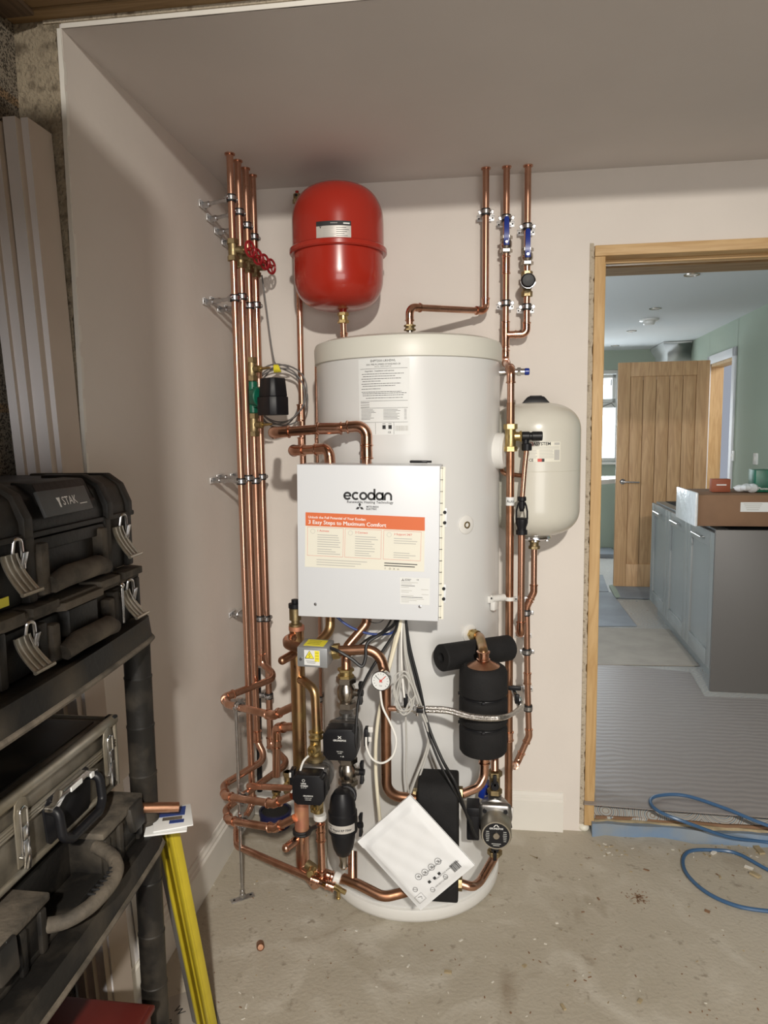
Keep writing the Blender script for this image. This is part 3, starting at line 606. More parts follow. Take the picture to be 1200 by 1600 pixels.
MB('plastic_white', 'brass_dull', m=cf(a, z)).lathe([(.028, -.004), (.028, .002), (.024, .0045), (.010, .0045)], 32).mi(1).lathe([(.0105, .004), (.0105, .007), (.007, .007), (.006, .003), (.0, .003)], 20).build('pocket_grommet', cyl, True)
mb = MB('plastic_white', m=cf(radians(76), P(776, 705, -.4).z)); mb.lathe([(.056, -.012), (.056, .018), (.050, .026), (0, .028)], 36); mb.build('immersion_cover', cyl, True)
a2, z2 = cang(734, 990)
MB('plastic_white', 'brass', m=cf(a2, z2)).lathe([(.028, -.004), (.028, .003), (.022, .006), (.016, .006)], 32).mi(1).lathe([(.016, .004), (.016, .016), (.019, .017)], 6).lathe([(.0165, .016), (.0165, .034)], 20).build('outlet_boss', cyl, True)
OUT = cf(a2, z2).translation; OUTD = V((sin(a2), -cos(a2), 0))
# rating label on the casing, curved with it
def curved(name, ang, z, w_, h, mats, marks, parent):
    """marks: list of (x0,x1,y0,y1,mat_index) in label units (metres from the label centre)"""
    mb = MB(*mats)
    def patch(x0, x1, y0, y1, off, i):
        mb.mi(i); n = max(1, int((x1-x0)/.012)); vs = []; fs = []
        for k in range(n+1):
            aa = ang+(x0+(x1-x0)*k/n)/CR; d = V((sin(aa), -cos(aa), 0))*(CR+off); vs += [(CX+d.x, CY+d.y, z+y0), (CX+d.x, CY+d.y, z+y1)]
        for k in range(n): fs.append((2*k, 2*k+2, 2*k+3, 2*k+1))
        mb.geo(vs, fs)
    mb.flat = 1; patch(-w_/2, w_/2, -h/2, h/2, .0004, 0)
    for m_ in marks: patch(*m_[:4], .0008, m_[4])
    return mb, patch
la, lz0 = cang(560, 562); lb_, lz1 = cang(641, 679); lc = (la+lb_)/2; lw = (lb_-la)*CR; lh = lz0-lz1; lm = (lz0+lz1)/2
marks = []; random.seed(11); hw = lw/2-.006
def yy(v): return lh/2-(v-562)/117*lh
for v in (577.2, 626.5, 637.5): marks.append((-hw, hw, yy(v)-.0005, yy(v)+.0003, 1))
for v, a0, b0 in ((585.2, -.92, .85), (588.8, -.88, .5), (592.6, -.95, .75), (596.2, -.9, -.1), (600.2, -.95, .72), (603.6, -.9, .5), (608, -.95, -.1), (612.6, -.95, .75), (615, -.9, .95), (618, -.9, .85), (622, -.75, .8)):
    x = a0*hw
    while x < b0*hw: L = random.uniform(.003, .010); marks.append((x, min(x+L, b0*hw), yy(v)-.0007, yy(v)+.0007, 1)); x += L+.0012
for v in (628.9, 632.4, 635.6): marks.append((-hw, -.6*hw, yy(v)-.0006, yy(v)+.0006, 1))
for k in range(8):
    v = 640+k*2.1; marks.append((-.98*hw, (-.3-random.random()*.3)*hw, yy(v)-.0005, yy(v)+.0004, 1)); marks.append((.0, (.3+random.random()*.4)*hw, yy(v)-.0005, yy(v)+.0004, 1)); marks.append((.85*hw, .95*hw, yy(v)-.0005, yy(v)+.0004, 1))
marks += [(-hw, hw, yy(659.4)-.0004, yy(659.4)+.0003, 1), (.42*hw, .425*hw+.0004, yy(678), yy(660), 1), (-.35*hw, -.345*hw+.0004, yy(678), yy(660), 1)]
x = .48*hw
while x < .98*hw: L = random.choice((.0006, .0012, .0018)); marks.append((x, x+L, yy(673), yy(665), 2)); x += L+.0009
for q in (-.05, .2): marks.append((q*hw, (q+.14)*hw, yy(670), yy(664), 1)); marks.append((q*hw, (q+.13)*hw, yy(661.8)-.0006, yy(661.8)+.0006, 1))
mb, patch = curved('rating_label', lc, lm, lw, lh, ('paper', 'ink', 'ink_grey'), marks, cyl)
rl = mb.build('rating_label', cyl, True)
def curved_text(s, size, x, y, ang, z, m_, name, parent, bold=.0, sx=1):
    mb = MB(m_); vs, fs = txt_mesh(s, bold); mb.flat = 1; q = []
    for v in vs:
        aa = ang+(x+v.x*size*sx)/CR; d = V((sin(aa), -cos(aa), 0))*(CR+.0011); q.append((CX+d.x, CY+d.y, z+y+v.y*size))
    mb.geo(q, fs); return mb.build(name, parent, True)
curved_text('EHPT25X-UKHEWL', .0088, 0, yy(565.6), lc, lm, 'ink', 'lettering', rl, .004)
curved_text('250L PRE-PLUMBED STANDARD-28', .0066, 0, yy(571), lc, lm, 'ink', 'lettering', rl)
curved_text('Serial No.  24M0001926347 (M)', .0038, 0, yy(574.3), lc, lm, 'ink', 'lettering', rl)
curved_text('Important - Installation and service', .0062, -.16*hw, yy(580.8), lc, lm, 'ink', 'lettering', rl, .005)
curved_text('CE', .0075, .24*hw, yy(675.2), lc, lm, 'ink', 'lettering', rl, .006)
# thermostat bracket holding the riser
a3, z3 = cang(766, 938)
tb = thing('riser_bracket', 'white plastic bracket on the cylinder side clipping the tall riser pipe', 'bracket', cf(a3, z3).translation)
fm = cf(a3, z3)
MB('plastic_white', 'dark', m=fm).box((0, .006, .004), (.040, .022, .010), .003).box((.004, -.012, .012), (.030, .035, .016), .004).cyl((-.012, .008, .010), (.035, .006, .03), .011).mi(1).cyl((-.013, .010, .008), (-.013, .010, .0125), .003).build('mount', tb, True)

# ------------------------------------------------------------------ control box on the front
BP = [P(463.5, 726, -.75), P(688, 728, -.75), P(686, 970, -.75), P(466, 962, -.75)]
bw = .386; bh = .4185; bc = (BP[0]+BP[1]+BP[2]+BP[3])/4
BM = Matrix.Translation(bc) @ Matrix.Rotation(radians(1.0), 4, 'Y')
FR = BM @ Matrix(((1, 0, 0, 0), (0, 0, -1, 0), (0, 1, 0, 0), (0, 0, 0, 1)))   # local x right, y up, z outward
box = thing('control_box', 'white metal heating control box with sticker, hung on the front of the cylinder', 'control box', bc-V((0, 0, bh/2)))
MB('box_white', m=FR).box((0, 0, -.064), (bw+.002, bh-.002, .124), .003).build('housing', box, True)
MB('box_white', m=FR).box((0, 0, -.001), (bw, bh, .010), .0025).build('door', box, True)
mb = MB('paper_cream', 'dark', m=FR); mb.box((bw/2+.0075, .0, -.012), (.011, bh*.985, .002)).cyl((bw/2+.003, -bh*.49, -.008), (bw/2+.003, bh*.49, -.008), .0032).mi(1)
for k in range(14): mb.box((bw/2+.0035, -.2+k*.031, -.006), (.0075, .0010, .006))
for y in (.085, .057, -.122, -.150): mb.cyl((bw/2+.013, y, -.012), (bw/2+.013, y, -.009), .0045)
mb.build('hinge', box, True)
mb = MB('box_white', m=FR)
for y in (.071, -.136): mb.box((bw/2+.012, y, -.014), (.014, .050, .002), .0008)
mb.build('hinge_plate', box, True)
MB('zinc', m=FR).lathe([(.0042, .004), (.0042, .006), (0, .0065)], 16).build('door_screw', box, True).location = FR.to_3x3() @ V((-bw*.372, -bh*.414, 0))
MB('zinc', m=FR).lathe([(.0042, .004), (.0042, .006), (0, .0065)], 16).build('door_screw', box, True).location = FR.to_3x3() @ V((bw*.372, -bh*.405, 0))
def bpx(u, v):  # pixel -> box face coordinates
    n = FR.to_3x3() @ V((0, 0, 1)); o = FR.translation; d = ray(u, v); p = CAM + d*((o-CAM).dot(n)/d.dot(n)); q = FR.inverted() @ p; return q.x, q.y
lt = MB('ink', m=FR); x0, y0 = bpx(536, 775); x1, y1 = bpx(613, 775); cx = (x0+x1)/2
# brand wordmark drawn with rounded strokes
sw = .0042; def_h = .0105
def stroke(mb, pts, w=.0054, z=.0046):
    pts = [V((*p, 0)) for p in pts]; vs = []; n = len(pts)
    for i in range(n):
        t_ = (pts[min(i+1, n-1)]-pts[max(i-1, 0)]).normalized(); nn = V((-t_.y, t_.x, 0))*w/2; vs += [pts[i]+nn+V((0, 0, z)), pts[i]-nn+V((0, 0, z))]
    mb.geo(vs, [(2*i, 2*i+1, 2*i+3, 2*i+2) for i in range(n-1)])
def arc(cx, cy, r, a0, a1, n=20, sx=1): return [(cx+r*sx*cos(radians(a0+(a1-a0)*k/n)), cy+r*sin(radians(a0+(a1-a0)*k/n))) for k in range(n+1)]
R_ = .0105; by = bpx(575, 775)[1]; W = (x1-x0)/6; xs = [x0+W*(k+.5)+d_ for k, d_ in enumerate((.0016, .0022, .0003, -.0003, -.0003, 0))]
stroke(lt, arc(xs[0], by, R_-.002, -35, -360+5)); stroke(lt, [(xs[0]-R_+.002, by), (xs[0]+R_, by)], .0040)
stroke(lt, arc(xs[1], by, R_-.002, 48, 312)); stroke(lt, arc(xs[2], by, R_-.002, 0, 360, 28))
stroke(lt, arc(xs[3], by, R_-.002, 0, 360, 28)); stroke(lt, [(xs[3]+R_-.002, by+R_*1.9), (xs[3]+R_-.002, by-R_)])
stroke(lt, arc(xs[4], by, R_-.002, 0, 360, 28)); stroke(lt, [(xs[4]+R_-.002, by+R_), (xs[4]+R_-.002, by-R_)])
stroke(lt, [(xs[5]-R_+.002, by-R_), (xs[5]-R_+.002, by+.0)]+arc(xs[5], by, R_-.002, 180, 0)+[(xs[5]+R_-.002, by-R_)])
tx, ty = bpx(575, 784.5); lt.text('Renewable Heating Technology', .0098, (tx+.006, ty, .0046), .012, sx=1.0)
tx, ty = bpx(580, 793.5); lt.text('MITSUBISHI', .0066, (tx+.004, ty+.003, .0046), .02); lt.text('ELECTRIC', .0066, (tx+.0015, ty-.0032, .0046), .02)
tx, ty = bpx(562.5, 792)
def diamonds(mb, x, y, s, z=.0046):
    for a_ in (90, 210, 330):
        a_ = radians(a_); d = (cos(a_)*s, sin(a_)*s); p = (-d[1]*.577/1.0, d[0]*.577)
        mb.geo([(x, y, z), (x+d[0]*.5+p[0]*.5, y+d[1]*.5+p[1]*.5, z), (x+d[0], y+d[1], z), (x+d[0]*.5-p[0]*.5, y+d[1]*.5-p[1]*.5, z)], [(0, 1, 2, 3)])
diamonds(lt, tx, ty, .0125); lt.flat = 1; lt.build('logo_lettering', box, True)
# orange and cream sticker
q = [bpx(478, 800), bpx(664, 808), bpx(663, 893), bpx(477, 885)]; qo = [bpx(478, 800), bpx(664, 808), bpx(664, 829), bpx(478, 821)]
st = MB('paper_cream', 'orange', 'ink_white', 'ink', 'ink_grey', 'ink_red', m=FR); st.flat = 1; st.geo([(*p, .0045) for p in q], [(3, 2, 1, 0)]); st.mi(1).geo([(*p, .0049) for p in qo], [(3, 2, 1, 0)])
rr = atan2(q[1][1]-q[0][1], q[1][0]-q[0][0])
def stp(s, t_): return q[0][0]+(q[1][0]-q[0][0])*s+(q[3][0]-q[0][0])*t_, q[0][1]+(q[1][1]-q[0][1])*s+(q[3][1]-q[0][1])*t_
SW = hypot(q[1][0]-q[0][0], q[1][1]-q[0][1]); SHH = abs(q[3][1]-q[0][1])
def sttext(s_, sz, fx, fy, m_, bold=0, left=True, z_=.0052):
    vs, _ = txt_mesh(s_, bold); wd = (max(v.x for v in vs)-min(v.x for v in vs))*sz; x, y = stp(fx+(wd/2/SW if left else 0), fy); st.mi(m_).text(s_, sz, (x, y, z_), bold, rr)
def stline(f0, f1, fy, h, m_=4):
    a_, b_ = stp(f0, fy), stp(f1, fy); st.mi(m_).geo([(a_[0], a_[1]-h, .0051), (b_[0], b_[1]-h, .0051), (b_[0], b_[1]+h, .0051), (a_[0], a_[1]+h, .0051)], [(0, 1, 2, 3)])
sttext('Unlock the Full Potential of Your Ecodan:', .0094, .025, .085, 2); sttext('Unlock the Full Potential of Your Ecodan:', .0094, .0262, .087, 2, z_=.0055)
for k_ in range(3): sttext('3 Easy Steps to Maximum Comfort', .0150, .025+.0012*k_, .175+.002*(k_ % 2), 2, z_=.0052+.0003*k_)
random.seed(5)
for k, (a_, b_, ttl) in enumerate(((.02, .325, '1 Activate'), (.34, .645, '2 Connect'), (.665, .975, '3 Support 24/7'))):
    for (u0, v0, u1, v1) in ((a_, .265, b_, .265), (a_, .785, b_, .785)): stline(u0, u1, v0, .0003, 5)
    for u_ in (a_, b_):
        p0, p1 = stp(u_, .265), stp(u_, .785); st.mi(5).geo([(p0[0]-.0003, p0[1], .0051), (p0[0]+.0003, p0[1], .0051), (p1[0]+.0003, p1[1], .0051), (p1[0]-.0003, p1[1], .0051)], [(0, 1, 2, 3)])
    sttext(ttl, .0080, a_+.085, .325, 5, .006); x, y = stp(a_+.045, .34); st.mi(4)
    for p_ in [arc(x, y, .006, 0, 360, 16)]: stroke(st, p_, .0008, .0051)
    for j in range(6 if k < 2 else 3): L = random.uniform(.13, .20); stline(a_+.085, a_+.085+L, .40+j*.042, .0010, 4)
    for j in range(3): L = random.uniform(.12, .2); stline(a_+.085, a_+.085+L, .66+j*.04, .0010, 4)
for j in range(3): stline(.10, .53-.05*j, .855+j*.045, .0010, 4)
for j in range(2): stline(.675, .95-.02*j, .855+j*.045, .0012, 3)
for j, s_ in enumerate(('f', 'O', 'X', 'in')): sttext(s_, .007, .68+.035*j, .955, 3)
st.build('instruction_sticker', box, True)
# rating plate
q = [bpx(625, 901), bpx(672, 903), bpx(671.5, 945), bpx(625.5, 943)]; st = MB('paper', 'ink', 'ink_grey', m=FR); st.flat = 1; st.geo([(*p, .0045) for p in q], [(3, 2, 1, 0)]); rr = atan2(q[1][1]-q[0][1], q[1][0]-q[0][0]); SW = hypot(q[1][0]-q[0][0], q[1][1]-q[0][1])
x, y = stp(.1, .11); st.mi(1); diamonds(st, x, y, .0045, .005)
def rp(s_, sz, fx, fy, b_=0):
    vs, _ = txt_mesh(s_, b_); wd = (max(v.x for v in vs)-min(v.x for v in vs))*sz; x, y = stp(fx+wd/2/SW, fy); st.mi(1).text(s_, sz, (x, y, .005), b_, rr)
rp('MITSUBISHI', .0034, .17, .075, .012); rp('ELECTRIC', .0034, .17, .12, .012); rp('CE', .005, .56, .08, .01)
for j, (a_, b_) in enumerate(((.04, .6), (.04, .4), (.04, .5), (.04, .3), (.7, .95), (.04, .4), (.04, .3), (.72, .95), (.04, .45), (.04, .75), (.04, .8), (.04, .55), (.04, .3))):
    a1_, b1_ = stp(a_, .19+j*.06), stp(b_, .19+j*.06); st.mi(1 if j in (9, 2) else 2).geo([(a1_[0], a1_[1]-.0006, .005), (b1_[0], b1_[1]-.0006, .005), (b1_[0], b1_[1]+.0006, .005), (a1_[0], a1_[1]+.0006, .005)], [(0, 1, 2, 3)])
st.build('rating_plate', box, True)
x, y = bpx(652, 722)
tag(MB('black', m=FR).box((x, bh/2+.008, -.05), (.048, .007, .02), .002).cyl((x-.02, bh/2+.0085, -.04), (x+.035, bh/2+.0085, -.045), .003, seg=8).build('marker_pen'), 'black marker pen lying on top of the white control box', 'pen')

# ------------------------------------------------------------------ expansion vessels
RXp = P(529, 400, -.2); RX, RY = .4405, -.205; rz0, rz1 = P(530, 486, -.2).z, P(530, 291, -.2).z
rv = thing('red_expansion_vessel', 'glossy red round expansion vessel hung high on the wall left of the cylinder', 'expansion vessel', (RX, RY, rz0-.02))
H = rz1-rz0; RR_ = .1525; rm = P(529, 396, -.2).z; ff = frame((RX, RY, 0))
def dome(r, z0, z1, up, n=16, k=.6, q=1.0):
    h = abs(z1-z0); return [(r*(abs(cos(pi/2*i/n))**k), z0+(h if up else -h)*(abs(sin(pi/2*i/n))**q)) for i in range(n+1)]
up = dome(RR_, rm+.085, rz1, True, k=.66, q=.86); dn_ = dome(RR_-.003, rm-.07, rz0, False, k=.66, q=.80)
MB('red', m=ff).lathe([(RR_, rm), (RR_, rm+.085)]+up[1:], 64, (True, False)).build('upper_shell', rv, True)
MB('red', m=ff).lathe([(RR_-.003, rm), (RR_-.003, rm-.07)]+dn_[1:], 64, (True, False)).build('lower_shell', rv, True)
MB('red', m=ff).lathe([(RR_-.01, rm+.010), (RR_+.006, rm+.010), (RR_+.010, rm+.006), (RR_+.010, rm-.006), (RR_+.006, rm-.010), (RR_-.01, rm-.010)], 64).build('rim_band', rv, True)
MB('red', m=frame((RX+.012, RY, 0))).lathe([(.013, rz0-.022), (.013, rz0+.01)], 20).build('outlet_neck', rv, True)
lz = P(526, 362, -.35).z
def vlabel(parent, cx, cy, r, ang, z, w_, h, name='label', kind=0):
    mb = MB('silver_lbl' if kind == 0 else 'paper_cream', 'ink', 'ink_grey', 'ink_white', 'ink_red'); mb.flat = 1
    def patch(x0, x1, y0, y1, off, i):
        mb.mi(i); n = max(1, int((x1-x0)/.01)); vs = []
        for k in range(n+1): aa = ang+(x0+(x1-x0)*k/n)/r; d = V((sin(aa), -cos(aa), 0))*(r+off); vs += [(cx+d.x, cy+d.y, z+y0), (cx+d.x, cy+d.y, z+y1)]
        mb.geo(vs, [(2*k, 2*k+2, 2*k+3, 2*k+1) for k in range(n)])
    patch(-w_/2, w_/2, -h/2, h/2, .0004, 0); random.seed(9)
    def tx_(s_, size, x, y, i, b_=0):
        vs, fs = txt_mesh(s_, b_); q = []; mb.mi(i)
        for v in vs: aa = ang+(x+v.x*size)/r; d = V((sin(aa), -cos(aa), 0))*(r+.0012); q.append((cx+d.x, cy+d.y, z+y+v.y*size))
        mb.geo(q, fs)
    if kind == 0:
        patch(-w_/2, w_/2, h*.29, h/2, .0008, 1); tx_('EXPANSION', .004, .002, h*.4, 3); patch(w_*.28, w_*.46, h*.36, h*.42, .0011, 3)
        vs = []; d0 = -w_*.37
        tx_('V', .012, d0, h*.24, 1, .03)
        for j in range(5): patch(-w_*.3, w_*random.uniform(-.1, .1), h*(.18-.09*j)-.0005, h*(.18-.09*j)+.0005, .0008, 2); patch(w_*.08, w_*random.uniform(.3, .46), h*(.2-.09*j)-.0007, h*(.2-.09*j)+.0007, .0008, 1)
        for j in range(4): patch(-w_*.2, w_*.46, -h*(.25+.07*j)-.0004, -h*(.25+.07*j)+.0004, .0008, 2)
    else:
        tx_('A', .0135, -w_*.45, h*.40, 1, .02); tx_('Q', .0135, -w_*.38, h*.40, 4, .02); tx_('UASYSTEM', .0135, -w_*.12, h*.40, 1, .02); patch(w_*.3, w_*.47, h*.34, h*.46, .0008, 2)
        for j in range(3): patch(-w_*.48, w_*.46, h*(.26-.055*j)-.0005, h*(.26-.055*j)+.0005, .0008, 2)
        for cxx in (-.33, -.02, .17):
            for j in range(6): patch(w_*(cxx-.13), w_*(cxx+.12-random.random()*.06), h*(.08-.075*j)-.0009, h*(.08-.075*j)+.0007, .0008, 2)
        tx_('CE', .012, -w_*.39, -h*.42, 1, .02); patch(-w_*.2, -w_*.07, -h*.5, -h*.34, .0009, 4); patch(-w_*.08, .0, -h*.5, -h*.34, .0009, 1); patch(w_*.3, w_*.47, -h*.42, h*.1, .0008, 2)
    return mb.build(name, parent, True)
vlabel(rv, RX, RY, RR_, radians(5.5), lz-.002, .112, .068)
# white potable vessel
WX, WY, WR = 1.0935, -.20, .147; wz0, wz1 = P(838, 836, -.2).z, P(840, 629, -.2).z
wv = thing('white_expansion_vessel', 'cream white capsule-shaped expansion vessel on the wall right of the cylinder', 'expansion vessel', (WX, WY, wz0-.03)); ff = frame((WX, WY, 0)); wm = P(840, 737, -.33).z
MB('cream', m=ff).lathe([(r, z) for r, z in reversed(dome(WR, wz0+.095, wz0, False, 14, .72, .9))] + [(WR, wm-.001), (WR-.001, wm), (WR, wm+.001)] + dome(WR, wz1-.095, wz1, True, 14, .72, .9), 64, (False, False)).build('shell', wv, True)
mb = MB('black', m=frame((WX, WY, wz1-.008))); mb.prism([(-.05, -.02), (.05, -.02), (.05, .02), (-.05, .02)], 0, .028, [(-.026, -.014), (.026, -.014), (.026, .014), (-.026, .014)], .004); mb.box((0, 0, .028), (.04, .012, .006), .002); mb.build('valve_cap', wv, True)
MB('chrome', m=ff).lathe([(.052, wz0+.004), (.056, wz0-.002), (.056, wz0-.008), (.050, wz0-.012), (0, wz0-.012)], 40).build('flange', wv, True)
for k in range(6): a_ = radians(30+60*k); MB('zinc').hexn((WX+.046*cos(a_), WY+.046*sin(a_), wz0-.017), (WX+.046*cos(a_), WY+.046*sin(a_), wz0-.011), .006).build('flange_bolt', wv, True)
MB('brass_dull', m=ff).lathe([(.016, wz0-.024), (.016, wz0-.012)], 20).build('outlet_neck', wv, True)
vlabel(wv, WX, WY, WR, radians(.5+degrees(asin(max(-1, min(1, (P(850, 710, -.345).x-WX)/WR))))), P(850, 706, -.345).z, .105, .062, 'label', 1)

# ------------------------------------------------------------------ fittings library
def nut(mb, p, d, r, L): p, d = V(p), V(d).normalized(); mb.hexn(p, p+d*L, r)
def lever_valve(label, c, axis, face, r=.011, body='nickel', lever='blue', kind='lever', L=.055, name='ball_valve'):
    """ball valve centred at c along axis, with its spindle pointing to face"""
    c, ax, fa = V(c), V(axis).normalized(), V(face).normalized(); t = thing(name, label, 'valve', c-ax*L/2*(1 if ax.z >= 0 else -1))
    m_ = frame(c, ax, fa); h = L/2
    MB(body, m=m_).lathe([(r*1.15, -h), (r*1.15, -h+.004), (r*1.3, -h*.55), (r*1.75, -h*.3), (r*1.8, 0), (r*1.75, h*.3), (r*1.3, h*.55), (r*1.15, h-.004), (r*1.15, h)], 24).build('valve_body', t, True)
    for s_ in (-1, 1):
        mb = MB(body); nut(mb, c+ax*s_*h*.62, ax*s_, r*1.95, h*.38); mb.cyl(c+ax*s_*h, c+ax*s_*(h+.004), r*1.3, r*1.15); mb.build('compression_nut', t, True)
    mb = MB(body); mb.cyl(c+fa*r*1.5, c+fa*r*2.4, r*.75); mb.hexn(c+fa*r*2.4, c+fa*(r*2.4+.004), r*.6); mb.build('spindle', t, True)
    if kind == 'lever':
        e = c+fa*(r*2.4+.004); mb = MB(lever, m=frame(e, fa, ax)); mb.prism([(-.010, -.009), (.012, -.0095), (.02, -.0085), (.078, -.0085), (.084, -.004), (.084, .004), (.078, .0085), (.02, .0085), (.012, .0095), (-.010, .009)], -.002, .0055, bev=.002)
        mb.build('lever', t, True)
        MB('chrome').hexn(e+fa*.004, e+fa*.008, .0055).build('lever_nut', t, True)
    elif kind == 'butterfly':
        e = c+fa*(r*2.4+.004); mb = MB('black', m=frame(e, fa, ax)); mb.cyl((0, 0, -.004), (0, 0, .010), .009)
        for s_ in (-1, 1): mb.prism([(s_*.004, -.005), (s_*.030, -.013), (s_*.034, 0), (s_*.030, .013), (s_*.004, .005)][::s_], -.001, .007, bev=.0015)
        mb.build('butterfly_handle', t, True)
    return t
def compression(label, c, axis, r, m_='brass', L=.030, cat='fitting', name='compression_fitting'):
    c, ax = V(c), V(axis).normalized(); t = thing(name, label, cat, c-ax*L/2)
    mb = MB(m_); mb.cyl(c-ax*L*.2, c+ax*L*.2, r*1.35); mb.build('body', t, True)
    for s_ in (-1, 1): mb = MB(m_); nut(mb, c+ax*s_*L*.2, ax*s_, r*1.75, L*.3); mb.build('nut', t, True)
    return t
yW = -.075
# ------------------------------------------------------------------ right-hand pipes
rA = PZ(758, 263, 2.4); rB = PZ(792, 260, 2.4); rC = PZ(826, 257, 2.4)
rA.y = rB.y = rC.y = yW
XA, XB, XC = P(759, 380, yW).x, P(791, 380, yW).x, P(824, 380, yW).x
zel = P(758, 486, yW).z; top = P(640, 480, -.30)
def ceil_plate(parent, x, y, r=.011):
    mb = MB('copper_fit', m=frame((x, y, 2.4))); mb.lathe([(r, -.004), (r*1.45, -.004), (r*1.5, 0)], 20, (False, False)); return mb.build('ceiling_collar', parent, True)
pa = pipe('copper pipe from the ceiling turning across to the top of the white cylinder', [(XA, yW, 2.4), (XA, yW, zel), (top.x, top.y, top.z), (top.x, top.y, ZT+.115)], .011, fit=(1, 2)); ceil_plate(pa, XA, yW)
compression('brass nut joining copper to the steel stub on the cylinder top', (top.x, top.y, ZT+.118), (0, 0, 1), .011, 'brass_dull', .018)
MB('nickel').cyl((top.x, top.y, ZT+.07), (top.x, top.y, ZT+.112), .0105).build('top_connection', cyl, True)
zt = P(788, 523, yW).z; zrb = P(788, 566, yW).z; yR = -.40; XR = P(797.5, 700, yR).x; zre = P(797, 577, yR).z
pb = pipe('middle copper pipe from the ceiling down to a bend behind the cylinder edge', [(XB, yW, 2.4), (XB, yW, zrb), (XR, yR, zre), (XR, yR, zre-.12)], .011, fit=(1, 2), coup=[((XB, yW, P(790, 414, yW).z), (0, 0, 1), .05)], tee=[((XB, yW, zt), (0, 0, 1), (1, 0, 0), .075)]); ceil_plate(pb, XB, yW)
pc = pipe('right copper pipe from the ceiling turning into the tee of its neighbour', [(XC, yW, 2.4), (XC, yW, zt), (XB+.035, yW, zt)], .011, fit=(1,)); ceil_plate(pc, XC, yW)
for (x, v, lb, m_) in ((XA, 330, 'pipe clip high on the leftmost of the three ceiling pipes above the cylinder', 1), (XB, 341, 'pipe clip behind the left blue lever valve', 1), (XC, 356, 'pipe clip behind the right blue lever valve', 1), (XB, 474, 'pipe clip on the middle ceiling pipe above the tee', 1), (XC, 481, 'pipe clip just below the black pressure valve wheel', 1)):
    clip(lb, (x, yW, P(790, v, yW).z), (0, 1, 0), .011, -yW, rmat='zinc')
lever_valve('nickel ball valve with raised blue lever on the middle ceiling pipe', (XB, yW, P(790, 382, yW).z), (0, 0, 1), (0, -1, 0), .011)
lever_valve('nickel ball valve with raised blue lever on the right ceiling pipe', (XC, yW, P(824, 401, yW).z), (0, 0, 1), (0, -1, 0), .011)
pz = P(823, 444, yW).z; t = thing('pressure_reducing_valve', 'brass valve with a round black knob on the right ceiling pipe', 'valve', (XC, yW, pz-.03))
mb = MB('brass_dull'); mb.cyl((XC, yW, pz-.03), (XC, yW, pz+.03), .015); mb.build('valve_body', t, True)
for s_ in (-1, 1): mb = MB('brass_dull'); mb.hexn((XC, yW, pz+s_*.024), (XC, yW, pz+s_*.042), .019); mb.build('nut', t, True)
MB('black', 'chrome', m=frame((XC, yW, pz), (0, -1, 0))).lathe([(.014, .0), (.018, .02), (.024, .024), (.024, .06), (.019, .066), (.0, .064)], 32).mi(1).torus((0, 0, .058), (0, 0, 1), .024, .0012, 32, 6).build('knob', t, True)
# riser in front of the wall
zr0 = P(797, 1268, yR).z
pr = pipe('tall copper riser running down beside the cylinder to floor level', [(XR, yR, zre-.10), (XR, yR, P(797, 1000, yR).z), (XR+.001, yR, zr0)], .0125, coup=[((XR, yR, P(797, 1150, yR).z), (0, 0, 1), .02)], mat_='copper_dull')
z = P(812, 578, yR).z; t = thing('check_valve', 'chrome check valve with a dark blue cap beside the riser bend', 'valve', (XR+.02, -.33, z-.01))
mb = MB('chrome'); mb.cyl((XR-.035, -.33, z), (XR+.045, -.33, z), .010).hexn((XR+.022, -.33, z), (XR+.033, -.33, z), .015); mb.build('valve_body', t, True)
MB('blue').cyl((XR+.045, -.33, z), (XR+.06, -.33, z), .011, bev=.002).build('cap', t, True); MB('blue').cyl((XR-.05, -.33, z-.005), (XR-.036, -.33, z-.004), .015, bev=.002).build('cap', t, True)
z = P(797, 684, yR).z; t = thing('relief_valve', 'brass relief valve with black head on the tall riser', 'valve', (XR, yR, z-.03))
mb = MB('brass'); mb.cyl((XR, yR, z-.03), (XR, yR, z+.03), .0165); mb.build('valve_body', t, True)
for a_, b_ in ((.026, .042), (-.042, -.026)): MB('brass').hexn((XR, yR, z+a_), (XR, yR, z+b_), .021).build('nut', t, True)
zb = z+.004
MB('brass').cyl((XR+.012, yR, zb), (XR+.028, yR, zb), .014).hexn((XR+.028, yR, zb), (XR+.034, yR, zb), .019).build('side_branch', t, True)
MB('black').cyl((XR+.034, yR, zb), (XR+.058, yR, zb), .0145, bev=.002).cyl((XR+.058, yR, zb), (XR+.066, yR, zb), .012).cyl((XR+.064, yR, zb), (XR+.096, yR, zb), .0145, bev=.002).cyl((XR+.046, yR, zb), (XR+.046, yR, zb-.03), .010).build('relief_head', t, True)
XT = P(823, 706, yR).x; zt_ = zb-.028
MB('black').cyl((XT, yR, zb-.022), (XT, yR, zb-.044), .0155, bev=.002).build('outlet_nut', t, True)
xb, zb1, zb2 = P(815.5, 780, yR).x, P(815, 781, yR).z, P(815, 832, yR).z
pipe('thin copper pipe from the relief valve down to the black tundish', [(XT, yR, zb-.035), (XT-.006, yR, (zb+zb1)/2), (xb, yR, zb1-.01)], .0078, coup=[], mat_='copper')
t = thing('tundish', 'black open tundish between thin and thick discharge pipes', 'tundish', (xb, yR, zb2))
MB('black').cyl((xb, yR, zb1-.004), (xb, yR, zb1+.010), .0135, bev=.002).cyl((xb, yR, zb1-.026), (xb, yR, zb1-.004), .0095).cyl((xb, yR, zb1-.036), (xb, yR, zb1-.026), .006, .0085).build('inlet', t, True)
mb = MB('black')
